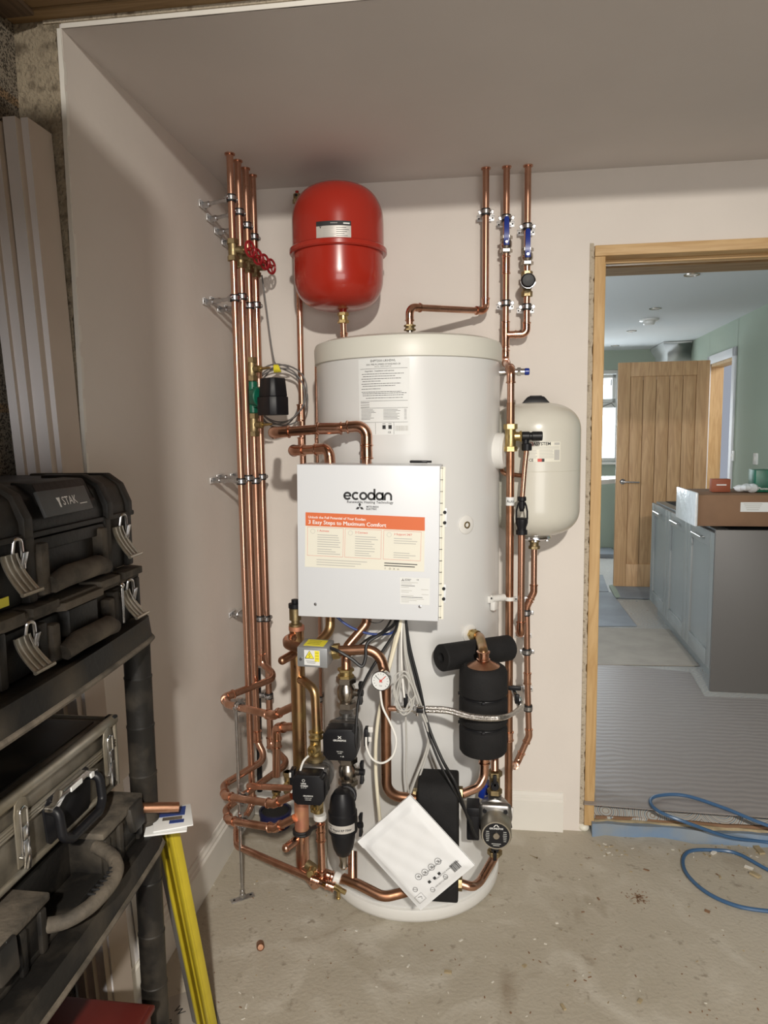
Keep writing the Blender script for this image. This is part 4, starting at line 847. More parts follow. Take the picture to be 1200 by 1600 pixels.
for s_ in (-1, 1): mb.sweep([(xb+s_*.009, yR, zb1-.008), (xb+s_*.013, yR, zb1-.018), (xb+s_*.0165, yR, zb1-.036), (xb+s_*.0168, yR, zb1-.062)], .0028, 8)
mb.build('side_arm', t, True)
MB('black', m=frame((xb, yR, 0))).lathe([(.015, zb1-.056), (.019, zb1-.060), (.019, zb1-.072), (.014, zb1-.086), (.014, zb2+.008), (.0175, zb2+.008), (.0175, zb2-.006), (.011, zb2-.006)], 24).build('cup', t, True)
ze = P(813, 985, yR).z
pipe('copper discharge pipe below the tundish ending in a bend to the wall', [(xb, yR, zb2), (xb, yR, ze-.012), (xb, yR+.10, ze-.03), (xb, yR+.14, ze-.03)], .011, fit=(1,))
zc = P(806, 744, yR).z
pipe('thin copper branch from behind the riser to the discharge pipe', [(XR-.025, -.34, P(785, 728, -.34).z), (XR-.022, -.36, zc+.006), (XT-.008, -.385, zc)], .0072, R=.02, mat_='copper_dull')
mb = MB('paper', 'ink', m=frame((XR, yR, P(797, 783, yR).z))); mb.lathe([(.0129, -.013), (.0129, .013)], 24, (False, False)); vs_, fs_ = txt_mesh('Auto', .01); mb.mi(1).geo([(.0133*sin(v.x*.013/.0133+.1), -.0133*cos(v.x*.013/.0133+.1), v.y*.013) for v in vs_], fs_)
tag(mb.build('tape_label'), 'white paper tape marker wrapped round the riser', 'label')
mb = MB('plastic_white'); zc = P(797, 935, yR).z; bp_ = cf(a3, z3).translation; mb.lathe if 0 else None
mb.at(frame((XR, yR, zc))).lathe([(.0127, -.006), (.0155, -.006), (.0155, .006), (.0127, .006)], 24, (False, False)).at(I4); mb.cyl((XR-.014, yR, zc), fm @ V((.03, .004, .028)), .005).build('clip_arm', tb, True)
# vessel pipe down the wall on the right
yV = WY; vx = P(836, 860, yV).x
compression('brass compression fitting under the white vessel', (WX, yV, wz0-.030), (0, 0, 1), .011, 'brass_dull', .034)
v1 = P(834, 925, yV); v2 = P(823, 948, yV); v3 = P(824, 1060, yV); v4 = P(826.5, 1150, yV); v5 = P(806, 1196, yV); v6 = P(799, 1196, -.36)
pipe('copper pipe down the wall from the white vessel to the tall riser', [(WX, yV, wz0-.035), (v1.x, yV, v1.z), (v2.x, yV, v2.z), v3, v4, v5, v6, (XR+.004, yR+.01, v6.z)], .0105, fit=(1, 2, 4, 5), coup=[(v3, (0, 0, 1), .03)])
for u, v, lb in ((822, 957, 'pipe clip on the white vessel pipe just below its sideways step'), (823, 1018, 'pipe clip with wide ears on the white vessel pipe, second from its top')):
    clip(lb, P(u, v, yV), (0, 1, 0), .0105, -yV)
clip('small pipe clip low on the white vessel pipe by the braided hose end', P(825, 1106, yV), (0, 1, 0), .0105, .19, ears=False)
# ------------------------------------------------------------------ black insulated separator on the front right
SX = P(755, 1100, -.70); sx, sy = SX.x, -.70; s0, s1 = P(752, 1172, -.70).z, P(752, 1052, -.765).z
sep = thing('insulated_separator', 'black foam-jacketed cylinder with two strap grooves in front of the white cylinder', 'air separator', (sx, sy, s0-.02))
hh = s1-s0; prof = [(.045, s0-.003), (.062, s0), (.066, s0+.006)]
for k in (1, 2):
    z = s0+hh*(.34*k-.02); prof += [(.067, z-.012), (.066, z-.007), (.0595, z-.0015), (.0595, z+.0015), (.066, z+.007), (.067, z+.012)]
prof += [(.066, s1-.016), (.062, s1-.006), (.054, s1)]
MB('foam', m=frame((sx, sy, 0))).lathe(prof, 48).build('foam_jacket', sep, True)
mb = MB('black'); 
for k in (1, 2): z = s0+hh*(.34*k-.02); mb.torus((sx, sy, z), (0, 0, 1), .0605, .0022, 48, 6); mb.box((sx, sy-.066, z-.001), (.009, .006, .007), .001); mb.box((sx-.066, sy, z+.002), (.007, .009, .007), .001)
mb.build('cable_strap', sep, True)
MB('copper_dull', m=frame((sx, sy, 0))).lathe([(.050, s1-.008), (.049, s1-.002), (.022, s1+.012), (.0165, s1+.015), (.0155, s1+.028)], 36).build('copper_cone', sep, True)
e0 = OUT+OUTD*.03; eTop = P(755, 985, -.70)
pipe('short copper bend from the cylinder outlet down into the black separator', [e0-OUTD*.012, e0+OUTD*.014, (sx, sy-.004, e0.z+.004), (sx, sy, s1+.018)], .0138, R=.034, mat_='copper_gold', coup=[((sx, sy, s1+.028), (0, 0, 1), .014)])
f0 = P(689, 1028, -.665); f1 = P(795, 1012, -.50); fm_ = frame(f0, f1-f0); FL = (f1-f0).length
tag(MB('foam', 'dark', m=fm_).lathe([(.014, .012), (.014, 0), (.036, 0), (.0385, .003), (.0385, FL-.003), (.036, FL), (.014, FL), (.014, FL-.012)], 40).build('pipe_insulation'), 'loose piece of black foam pipe insulation lying across the separator', 'insulation')
# plate heat exchanger in foam
h0, h1 = P(650, 1225, -.80), P(718, 1412, -.72)
hw_ = h1.x-h0.x; hx = thing('heat_exchanger', 'black foam-wrapped plate heat exchanger low in front of the cylinder', 'heat exchanger', ((h0.x+h1.x)/2, -.73, P(690, 1413, -.80).z))
hz0, hz1 = P(690, 1413, -.80).z, P(690, 1222, -.78).z
poly = [(-.065, hz0+.01), (-.058, hz0), (.058, hz0), (.065, hz0+.01), (.065, hz1-.045), (.058, hz1-.022), (.045, hz1-.007), (.025, hz1), (-.025, hz1), (-.045, hz1-.007), (-.058, hz1-.022), (-.065, hz1-.045)]
# profile in depth (x: depth) by height, extruded across the width
hm = Matrix(((0, 0, 1, h0.x+.002), (1, 0, 0, -.735), (0, 1, 0, 0), (0, 0, 0, 1)))
MB('foam', m=hm).prism(poly, 0, hw_-.004, bev=.007, seg=3).build('foam_block', hx, True)
zt2, zb2_ = P(650, 1246, -.745).z, P(640, 1390, -.745).z
zt3, zb3 = P(720, 1243, -.745).z, P(720, 1384, -.745).z
for nm, x0_, x1_, z_ in (('l', h0.x-.014, h0.x+.004, zt2), ('r', h1.x-.006, h1.x+.010, zt3), ('rb', h1.x-.006, h1.x+.008, zb3)): MB('brass_dull').hexn((x0_, -.735, z_), (x1_, -.735, z_), .020).build('port_nut', hx, True)
p1 = P(757, 1205, -.70)
pipe('copper bend from the black separator down to the heat exchanger upper port', [(sx+.004, sy, s0+.01), (sx+.004, sy, P(757, 1212, -.70).z), (sx-.01, -.715, zt3+.012), (h1.x+.008, -.735, zt3)], .0125, R=.045, mat_='copper', coup=[((sx+.004, sy, s0-.022), (0, 0, 1), .022)])
ypu = -.62; ux = P(773, 1275, ypu).x
up_ = [(ux+.0, ypu+.03, s0+.03), (ux, ypu+.02, P(773, 1185, ypu).z), (ux, ypu, P(773, 1205, ypu).z)]
pipe('short copper pipe from behind the separator into the round pump isolating valve', up_, .0115)
def gate_black(label, c, r=.0125):
    t = thing('isolating_valve', label, 'valve', c-V((0, 0, .03)))
    mb = MB('brass_dull'); mb.cyl(c-V((0, 0, .026)), c+V((0, 0, .026)), r*1.25); mb.build('valve_body', t, True)
    for s_ in (-1, 1): MB('brass_dull').hexn(c+V((0, 0, s_*.020)), c+V((0, 0, s_*.034)), r*1.75).build('nut', t, True)
    mb = MB('black'); mb.cyl(c+V((0, -.012, 0)), c+V((0, -.032, 0)), .012, bev=.002).box(c+V((0, -.028, .018 if 'above' in label else -.018)), (.010, .008, .034), .002); mb.build('handle', t, True)
    return t
cu = P(773, 1222, ypu); cl = P(773, 1318, ypu)
gate_black('brass valve with black handle above the round pump', cu); gate_black('brass valve with black handle below the round pump', cl)
pipe('copper bend from the lower pump valve to the heat exchanger lower port', [cl-V((0, 0, .02)), P(773, 1338, ypu), P(750, 1378, -.68), P(738, 1386, -.735) , (h1.x+.005, -.735, zb3)], .0125, R=.04)
# round pump
pc_ = P(773, 1270, ypu); t = thing('round_circulator_pump', 'grey circulator pump with round black faceplate right of the heat exchanger', 'pump', pc_-V((0, 0, .06)))
fr_ = frame(pc_, (0, -1, 0), (1, 0, 0))
MB('castiron', m=fr_).lathe([(.020, -.03), (.046, -.02), (.050, 0), (.050, .018), (.044, .022)], 36).cyl((0, -.055, -.002), (0, .055, -.002), .020).build('pump_housing', t, True)
mb = MB('castiron', m=fr_); mb.box((0, .004, .03), (.094, .088, .024), .012, 3); mb.build('motor_flange', t, True)
mb = MB('black', m=fr_)
for a_ in (45, 135): mb.cyl((.04*cos(radians(a_))*1.05, -.04*sin(radians(a_))*-1.0, .040), (.04*cos(radians(a_))*1.05, .04*sin(radians(a_)), .046), .006)
mb.build('flange_bolt', t, True)
mc = V((.002, -.012, 0)); MB('alu_trim', m=fr_ @ Matrix.Translation(mc)).lathe([(.044, .03), (.043, .095), (.0405, .10), (.037, .10)], 40).build('motor_can', t, True)
fp = MB('black', 'ink_white', 'nickel', m=fr_ @ Matrix.Translation(mc)); fp.lathe([(.037, .097), (.037, .1005), (0, .1005)], 40).mi(1); fp.text('GRUNDFOS', .0072, (0, .021, .101), .02)
for s_ in (-1, 1):
    fp.box((s_*.004, .029, .1008), (.0022, .009, .0006), rot=Matrix.Rotation(s_*.75, 3, 'Z')); 
    for k in range(6): fp.box((s_*.024, .012-k*.0055, .1008), (.011-abs(k-2)*.0013, .0010, .0004))
for k in range(2): fp.box((0, -.024-k*.005, .1008), (.026-k*.008, .0010, .0004))
fp.mi(2).cyl((0, 0, .0995), (0, 0, .104), .0095, bev=.001); fp.build('faceplate', t, True)
MB('black', m=fr_).box((-.063, -.006, .03), (.036, .100, .058), .004).box((-.063, .032, .033), (.037, .026, .060), .003).build('terminal_box', t, True)
q = P(795, 1292, -.62); t = thing('drain_cock', 'small brass drain cock with black top right of the round pump', 'valve', q-V((0, 0, .025)))
MB('brass').cyl(q-V((0, 0, .022)), q, .0065).torus(q-V((0, 0, .018)), (0, 0, 1), .0065, .0015).torus(q-V((0, 0, .012)), (0, 0, 1), .0065, .0015).build('hose_tail', t, True); MB('black').cyl(q, q+V((0, 0, .018)), .010, .007).build('cap', t, True); MB('plastic_white').cyl(q+V((.004, .01, .012)), q+V((.008, .02, .05)), .006).build('stem', t, True)
tag(MB('blue').cyl(P(757, 1238, -.56), P(760, 1222, -.56), .022, bev=.003).cyl(P(752, 1245, -.58), P(756, 1228, -.58), .010).build('blue_valve_knob'), 'dark blue knob half hidden behind the pump valve', 'valve')
# envelope
ev = [P(640, 1241, -.835), P(561, 1313, -.835), P(661, 1427, -.85), P(737, 1346, -.85)]
nx = (ev[3]-ev[0]).normalized(); ny0 = (ev[0]-ev[1]).normalized(); nz = nx.cross(ny0).normalized()
EL = ((ev[3]-ev[0]).length+(ev[2]-ev[1]).length)/2; EH = ((ev[0]-ev[1]).length+(ev[3]-ev[2]).length)/2; ec = (ev[0]+ev[1]+ev[2]+ev[3])/4
if nz.y > 0: nz = -nz
ny = nz.cross(nx); EM = Matrix(((nx.x, ny.x, nz.x, ec.x), (nx.y, ny.y, nz.y, ec.y), (nx.z, ny.z, nz.z, ec.z), (0, 0, 0, 1)))
en = thing('padded_envelope', 'white padded paper envelope propped on its corner against the heat exchanger', 'envelope', ev[2]+V((0, 0, .0)))
mb = MB('env', m=EM); nX, nY = 36, 30; vs = []; random.seed(21)
for j in range(nY+1):
    for i in range(nX+1):
        x, y = (i/nX-.5), (j/nY-.5); e_ = min(1, min(.5-abs(x), .5-abs(y))*9); zz = .010*e_*e_*(3-2*e_) + .0009*sin(x*23+y*9)*e_ + .0006*sin(y*31-x*14)*e_
        if x < -.40: zz = .003+.001*sin(y*20)
        vs.append((x*EL, y*EH, zz+.003))
nv = mb.geo(vs, [(j*(nX+1)+i, j*(nX+1)+i+1, (j+1)*(nX+1)+i+1, (j+1)*(nX+1)+i) for j in range(nY) for i in range(nX)])
vs2 = [(a, b, -.003) for a, b, c in vs]; mb.geo(vs2, [(j*(nX+1)+i, (j+1)*(nX+1)+i, (j+1)*(nX+1)+i+1, j*(nX+1)+i+1) for j in range(nY) for i in range(nX)])
mb.box((0, 0, 0), (EL-.001, EH-.001, .0058)); mb.build('paper_body', en, True, sharp=60)
lt = MB('ink', 'ink_grey', m=EM); lt.flat = 1
def ep(u, v): n_ = nz; d = ray(u, v); p = CAM+d*((ec-CAM).dot(n_)/d.dot(n_)); q = EM.inverted() @ p; return q.x, q.y
ZP = .0150
for (u, v) in ((655, 1365), (665, 1358), (675, 1350), (685, 1341)):
    x, y = ep(u, v); stroke(lt, arc(x, y, .0085, 0, 360, 20), .0011, ZP); stroke(lt, [(x-.003, y-.004), (x+.003, y+.004)], .0016, ZP); stroke(lt, [(x-.003, y+.003), (x+.003, y-.001)], .0012, ZP)
for (u, v) in ((677, 1385), (697, 1365), (650, 1385)):
    x, y = ep(u, v); stroke(lt, arc(x, y, .0062, 0, 360, 20), .0010, ZP); stroke(lt, [(x-.004, y-.004), (x+.004, y+.004)], .001, ZP)
for (u, v) in ((672, 1373), (680, 1367), (687, 1360)): x, y = ep(u, v); lt.box((x, y, ZP), (.007, .008, .0002))
xx, yy_ = ep(712, 1349)
k = 0; d_ = -.012
while d_ < .014: w_ = random.choice((.0006, .0010, .0016)); lt.box((xx+0, yy_+d_, ZP), (.022, w_, .0002)); d_ += w_+.0011
x, y = ep(658, 1398); 
for (a_, b_, c_, d_) in ((-.010, -.012, .010, -.012), (-.010, .012, .010, .012), (-.010, -.012, -.010, .012), (.010, -.012, .010, .012)): stroke(lt, [(x+a_, y+b_), (x+c_, y+d_)], .0006, ZP)
stroke(lt, [(x-.005, y-.004), (x-.001, y+.006), (x+.004, y+.002)], .0014, ZP)
for u, v, s_ in ((676, 1352, 'PLASTIC FREE PADDED MAILER'), (699, 1355, 'PAPER RECYCLE WIDELY RECYCLED'), (690, 1374, '100% RECYCLABLE'), (708, 1382, 'O SmartWrap')):
    x, y = ep(u, v); lt.text(s_, .0052, (x, y, ZP), 0, radians(-90) if False else radians(90))
lt.build('printing', en, True)
# ------------------------------------------------------------------ pipes rising along the left wall
LP = [V(p) for p in ((.121, -.337, 2.4), (.126, -.277, 2.4), (.129, -.208, 2.4), (.132, -.141, 2.4))]
def Lz(i, v):  # height on left pipe i where it crosses image row v (iterate on column)
    u = 380
    for _ in range(4):
        p = P(u, v, LP[i].y); q = p-V((0, 0, 0)); d = V((LP[i].x, LP[i].y, p.z))-CAM; u = 600+F*d.dot(RR)/d.dot(FF)
    return P(u, v, LP[i].y).z
def Lp(i, v): return V((LP[i].x, LP[i].y, Lz(i, v)))
l1 = pipe('front copper pipe of the left wall bundle, ending in a long low run', [LP[0], Lp(0, 1262), P(369, 1292, -.42), P(370, 1322, -.50), P(492, 1375, -.76)], .011, R=.05, coup=[(Lp(0, 1250), (0, 0, 1), .02)]); ceil_plate(l1, LP[0].x, LP[0].y)
l2 = pipe('second copper pipe of the left wall bundle, curling low through two bends', [LP[1], Lp(1, 1158), P(416, 1186, -.30), P(349, 1226, -.42), P(352, 1244, -.52), P(428, 1256, -.63), P(457, 1243, -.66)], .0118, R=.035, fit=(4, 5), coup=[(Lp(1, 1150), (0, 0, 1), .03)]); ceil_plate(l2, LP[1].x, LP[1].y)
l3 = pipe('third copper pipe of the left wall bundle, looping forward at mid height', [LP[2], Lp(2, 1036), P(434, 1058, -.24), P(350, 1090, -.42), P(356, 1101, -.50), P(427, 1118, -.62), P(462, 1102, -.66)], .0118, R=.035, fit=(3, 5), coup=[(Lp(2, 1030), (0, 0, 1), .03)]); ceil_plate(l3, LP[2].x, LP[2].y)
l4 = pipe('rear copper pipe of the left wall bundle, curling into the lowest header bend', [LP[3], Lp(3, 1165), P(451, 1192, -.22), P(380, 1243, -.38), P(352, 1264, -.44), P(358, 1282, -.53), P(430, 1294, -.65), P(461, 1278, -.68)], .0118, R=.035, fit=(5, 6), coup=[(Lp(3, 1160), (0, 0, 1), .03)]); ceil_plate(l4, LP[3].x, LP[3].y)
names = ('front', 'second', 'third', 'rear')
rows = (('stepped top row', (310, 332, 353, 371), (1, 1, 1, 0)), ('row under the red wheels', (466, 464, 478, 477), (1, 0, 1, 0)), ('row level with the control box top', (752, 747, 751, 745), (1, 1, 0, 0)), ('row level with the control box bottom', (966, 966, 966, 966), (1, 0, 0, 0)))
for nm, vs_, pl in rows:
    for i in range(4):
        if nm.endswith('box bottom') and i in (0, 1): continue
        clip('pipe clip on the %s left bundle pipe, %s' % (names[i], nm), Lp(i, vs_[i]), (-1, .45, 0), .011, (LP[i].x-.003)*1.0966, pn=V((1, 0, 0)), plate=True, ears=True)
clip('pipe clip on the rear left bundle pipe beside the header bend', Lp(3, 1087), (-1, 0, 0), .011, .05, plate=False, ears=True)
# red wheel gate valves
for i, v in enumerate((391, 403, 411, 418)):
    c = Lp(i, v); t = thing('gate_valve', 'brass gate valve with red handwheel on the %s left bundle pipe' % names[i], 'valve', c-V((0, 0, .035)), 0, 'red wheel gate valves')
    mb = MB('brass_dull'); mb.cyl(c-V((0, 0, .022)), c+V((0, 0, .022)), .0155).cyl(c, c+V((.028, 0, 0)), .012); mb.build('valve_body', t, True)
    for s_ in (-1, 1): MB('brass_dull').hexn(c+V((0, 0, s_*.018)), c+V((0, 0, s_*.034)), .0195).build('nut', t, True)
    MB('brass_dull').hexn(c+V((.026, 0, 0)), c+V((.036, 0, 0)), .013).cyl(c+V((.036, 0, 0)), c+V((.056, 0, 0)), .006).build('bonnet', t, True)
    wc = c+V((.058, -.004, .0)); ax = V((1, -.35, 0)); f_ = frame(wc, ax)
    mb = MB('redwheel'); mb.torus(wc, ax, .0235, .0042, 28, 8).cyl(wc-ax.normalized()*.004, wc+ax.normalized()*.004, .007)
    for k in range(4): a_ = k*pi/2+.4; mb.cyl(wc, f_ @ V((.022*cos(a_), .022*sin(a_), 0)), .0032, seg=8)
    mb.build('handwheel', t, True)
    MB('brass').cyl(wc+ax.normalized()*.004, wc+ax.normalized()*.007, .003).build('wheel_nut', t, True)
# green inline pump on the third pipe
t = thing('green_inline_pump', 'green pump with black motor head on the third left bundle pipe', 'pump', Lp(2, 646)); c = (Lp(2, 596)+Lp(2, 646))/2; hg = (Lp(2, 596)-Lp(2, 646)).length
MB('green').cyl(c-V((0, 0, hg/2)), c+V((0, 0, hg/2)), .0185, bev=.003).cyl(c, c+V((.042, -.03, 0)), .030, .036, bev=.003).cyl(c+V((.02, -.014, .034)), c+V((.02, -.014, -.034)), .014).build('pump_body', t, True)
for s_ in (-1, 1): MB('nickel').cyl(c+V((.036, -.04, s_*.030)), c+V((.044, -.046, s_*.030)), .004).build('bolt', t, True)
hc = c+V((.086, -.058, .0)); 
mh = frame(hc, (0, 0, 1), (1, -.6, 0)); mb = MB('black', m=mh); mb.prism([(-.042, -.03), (.026, -.038), (.044, -.02), (.044, .034), (-.042, .034)], -.064, -.002 , bev=.003).prism([(-.036, -.028), (.028, -.036), (.042, -.02), (.042, .032), (-.036, .032)], -.002, .060, [(-.03, -.024), (.024, -.03), (.036, -.018), (.036, .03), (-.03, .03)], bev=.003); mb.build('motor_head', t, True)
for nm, v, vn in (('above', 577, 1), ('below', 664, -1)):
    c2 = Lp(2, v); t = thing('brass_isolating_valve', 'brass valve with side spindle %s the green pump' % nm, 'valve', c2-V((0, 0, .03)))
    MB('brass_dull').cyl(c2-V((0, 0, .03)), c2+V((0, 0, .03)), .0155).cyl(c2, c2+V((.03, -.01, 0)), .012).build('valve_body', t, True)
    for s_ in (-1, 1): MB('brass_dull').hexn(c2+V((0, 0, s_*.022)), c2+V((0, 0, s_*.040)), .0195).build('nut', t, True)
    MB('brass').hexn(c2+V((.028, -.009, 0)), c2+V((.038, -.012, 0)), .011).cyl(c2+V((.038, -.012, 0)), c2+V((.072, -.022, .002)), .0055, .0035).build('spindle', t, True)
# coil of thin grey cable behind the pump with its yellow-green tie
yc = -.10; pts = []
for k in range(64):
    a_ = 2*pi*k/16+1.2; r = 1+.10*sin(k*.7); p = P(437+44*r*cos(a_)*(.95 if k % 32 < 16 else .8), 618-46*r*sin(a_), yc-.012*((k//16) % 3)); pts.append(p)
cable('coiled thin dark grey cable hanging behind the green pump', [P(409, 430, -.09), P(416, 480, -.09), P(424, 540, -.09), P(432, 572, -.10)]+pts, .0028, 'cable_dark', n=3)
mb = MB('yellow_lbl', 'green'); c3 = P(433, 576, -.13)
for k in range(5): mb.mi(0).torus(c3+V((-.010+.0045*k, 0, .0)), (1, .2, .1*k), .013, .0024, 16, 6)
tag(mb.build('cable_tie'), 'yellow and green twisted tie round the coiled grey cable', 'tie')
# pipe with air vent behind the red vessel
yP = -.10; q0, q1 = P(464.5, 318, yP), P(473, 715, yP); xP = (q0.x+q1.x)/2
pipe('copper pipe rising behind the left side of the red vessel to an air vent', [(q0.x, yP, q0.z), (q1.x, yP, q1.z-.55)], .011, coup=[((P(470, 645, yP).x, yP, P(470, 645, yP).z), (0, 0, 1), .05), ((P(471, 690, yP).x, yP, P(471, 690, yP).z), (0, 0, 1), .02)], mat_='copper')
t = thing('air_vent', 'small brass air vent with red cap at the top left of the red vessel', 'air vent', (q0.x, yP, q0.z)); c = V((q0.x, yP, q0.z))
MB('brass_dull', 'dark').hexn(c, c+V((0, 0, .014)), .017).cyl(c+V((0, 0, .014)), c+V((0, 0, .032)), .013, bev=.002).mi(1).cyl(c+V((0, -.0125, .024)), c+V((0, -.0138, .024)), .005).build('vent_body', t, True); MB('red').cyl(c+V((0, 0, .033)), c+V((0, 0, .042)), .006).build('cap', t, True)
# red vessel connection
xv = RX+.012; zn = rz0-.022
compression('brass compression fitting under the red vessel', (xv, RY, P(534, 497, RY).z), (0, 0, 1), .011, 'brass', .036)
pipe('short copper pipe from the red vessel down behind the cylinder lid', [(xv, RY, P(534, 503, RY).z), (xv, RY+.02, ZT+.02), (xv-.03, RY+.08, ZT-.2)], .0105, coup=[((xv, RY+.01, P(534, 527, RY).z), (0, 0, 1), .02)])
# thin pipe left of the cylinder
q0, q1 = P(494, 560, -.22), P(502, 1140, -.22)
pipe('thin copper pipe running down tight against the left of the cylinder', [q0+V((.05, 0, .01)), q0, q1], .0056, R=.03, coup=[(P(495, 690, -.22), (0, 0, 1), .014)])
clip('small pipe clip low on the thin pipe left of the cylinder', P(500, 1092, -.22), (0, 1, 0), .0065, .05, ears=False, plate=False)
# large copper crossovers above the control box
yF = -.64
aa = P(428, 676, -.62); 
pipe('large copper pipe crossing left of the cylinder and turning down behind the control box', [P(432, 676, -.36), aa, P(573, 665, yF), P(573, 726, yF), P(573, 760, yF)], .0138, fit=(1, 2), coup=[(P(573, 706, yF), (0, 0, 1), .03), (P(515, 669.5, -.635), (1, 0, 0), .06)], mat_='copper_fit')
pipe('short large copper pipe below the crossover turning down behind the control box', [P(462, 704, -.35), P(459, 704, -.56), P(514, 701, -.62), P(516, 726, -.62), P(516, 760, -.63)], .0135, fit=(1, 2), mat_='copper_fit')
# ------------------------------------------------------------------ header (large vertical copper pipe)
yH = -.66; hx_t = P(465, 982, yH); hx_b = P(470, 1352, yH); HXx = P(468, 1150, yH).x
hd = thing('copper_header', 'large vertical copper header pipe left of the pumps with heat-stained bands', 'pipe', (HXx, yH, hx_b.z))
zr1, zr2 = P(470, 1238, yH).z, P(470, 1295, yH).z
MB('copper_gold').cyl((HXx, yH, hx_t.z), (HXx, yH, zr1), .0212, seg=28).build('upper_tube', hd, True)
MB('copper_red').cyl((HXx, yH, zr1), (HXx, yH, zr2), .0215, seg=28).build('red_stained_section', hd, True)
MB('copper').sweep(fillet([(HXx, yH, zr2), (HXx, yH, hx_b.z-.005), (HXx+.055, yH-.05, hx_b.z-.02)], .02)[0], .0205, 24).build('lower_tube', hd, True)
MB('copper_red').cyl((HXx, yH, hx_t.z-.004), (HXx, yH, hx_t.z+.008), .0228, seg=28).build('top_cap', hd, True)
for (u, v, uu, vv, r, m_) in ((462, 1020, 441, 1032, .0125, 'copper_dull'), (463, 1313, 447, 1325, .0125, 'copper')):
    a_ = P(u, v, yH-.01); b_ = P(uu, vv, yH-.05); MB(m_).cyl(a_, b_, r, r*.98, seg=20).ball(b_, r*.98, 16).build('capped_stub', hd, True)
for v, m_ in ((1102, 'copper_gold'), (1243, 'copper_red'), (1278, 'copper_red'), (1135, 'copper_gold')):
    p = P(461, v, yH); MB(m_).torus(p+V((.004, 0, 0)), (-1, -.1, .1), .0125, .0028, 20, 8).build('solder_ring', hd, True)
t = thing('auto_air_vent', 'brass bottle air vent with black cap on top of the copper header', 'air vent', (HXx, yH, hx_t.z+.008)); z = hx_t.z+.008
MB('brass_dull', m=frame((HXx-.003, yH, z))).lathe([(.019, 0), (.019, .006), (.012, .008), (.012, .016), (.017, .018), (.017, .05), (.014, .054)], 24).build('bottle', t, True); MB('black', m=frame((HXx-.003, yH, z))).lathe([(.019, .054), (.019, .066), (.010, .068), (.010, .078), (0, .079)], 20).build('cap', t, True)
# elbow pipe to floor tub, back pipe, dark pipe
pipe('copper pipe leaving the header and elbowing down beside the dark blue tub', [P(461, 1135, yH), P(432, 1137, -.60), P(432, 1212, -.58)], .0125, fit=(1,), coup=[(P(432, 1160, -.59), (0, 0, 1), .02)])
pipe('low horizontal copper pipe passing behind the bundle bends', [P(388, 1228, -.36), P(462, 1232, -.46)], .0105)
tag(MB('black').cyl(P(403, 1045, -.07), P(406, 1236, -.07), .0105, seg=16).build('black_waste_pipe'), 'thin black vertical pipe in shade behind the left bundle', 'pipe')
tb_ = P(430, 1262, -.085)
t = thing('blue_tub', 'round dark blue tub on the floor in the corner under the pipes', 'tub', (tb_.x, -.085, 0)); zt_ = max(.012, P(434, 1275, -.50).z)
MB('navy', 'black', m=frame((tb_.x, -.085, 0))).lathe([(.056, 0), (.060, .004), (.060, .048), (.063, .050), (.063, .062), (.055, .063), (.052, .058), (0, .057)], 40).mi(1).lathe([(.05, .057), (.05, .059), (0, .059)], 30).build('tub_body', t, True)
for u, v, h_, lb in ((450, 1222, .08, 'dull brass valve standing behind the dark blue tub'), (432, 1243, .04, 'short brass fitting at the rim of the dark blue tub')):
    c = P(u, v, -.24); t = thing('brass_valve', lb, 'valve', c-V((0, 0, h_/2)))
    MB('brass_dull').cyl(c-V((0, 0, h_/2)), c+V((0, 0, h_/2)), .013).build('valve_body', t, True)
    for s_ in (-1, 1): MB('brass_dull').hexn(c+V((0, 0, s_*h_*.3)), c+V((0, 0, s_*h_*.5)), .018).build('nut', t, True)
    MB('brass').cyl(c, c+V((0, -.03, .004)), .009).build('stem', t, True)
# motorised valve and the gauge loop
mv = P(492, 1020, -.79)
pipe('copper loop from the header round into the grey motorised valve', [P(463, 992, yH), P(449, 1000, -.70), P(450, 1008, -.76), P(480, 1014, -.775)], .0138, R=.03, mat_='copper_dull')
t = thing('motorised_valve', 'grey metal motorised valve head with yellow warning label', 'valve', mv-V((0, 0, .035)))
MM = frame(mv, (-.05, -.96, .0), (1, -.05, -.02)); MM = MM @ Matrix.Rotation(radians(2), 4, 'X')
A0 = MM.inverted()
wv_, hv_, dv_ = .084, .055, .075
MB('box_grey', m=MM).box((0, -.004, -.01), (wv_, hv_, dv_), .003).build('actuator_cover', t, True)
mb = MB('paper', 'yellow_lbl', 'ink', m=MM); z_ = dv_/2-.01+.0006; mb.box((.0, -.004, z_), (.043, .042, .0006)); mb.mi(1).box((.014, .001, z_+.0004), (.013, .030, .0006)); mb.flat = 1
mb.geo([(-.019, -.006, z_+.0012), (.006, -.006, z_+.0012), (-.0065, .0155, z_+.0012)], [(0, 1, 2)]); mb.mi(2); stroke(mb, [(-.019, -.006), (.006, -.006), (-.0065, .0155), (-.019, -.006)], .0016, z_+.0015); stroke(mb, [(-.005, .009), (-.009, .002), (-.004, .002), (-.008, -.004)], .0014, z_+.0016)
for k in range(3): mb.box((-.002, -.013-.003*k, z_+.0006), (.03-.004*k, .0006, .0003)); mb.box((.014, .010-.008*k, z_+.001), (.009, .0007, .0003))
mb.build('warning_label', t, True)
mb = MB('yellow_lbl', 'ink', m=MM); mb.box((-.0, hv_/2-.0038, -.012), (.056, .0007, .05)).mi(1)
for k in range(3): mb.box((-.004, hv_/2-.0033, -.002-.012*k), (.035, .0005, .0012))
mb.build('top_label', t, True)
MB('zinc', m=MM).cyl((-.031, -.009, z_), (-.031, -.009, z_+.003), .004).build('screw', t, True)
vb = P(520, 1024, -.75)
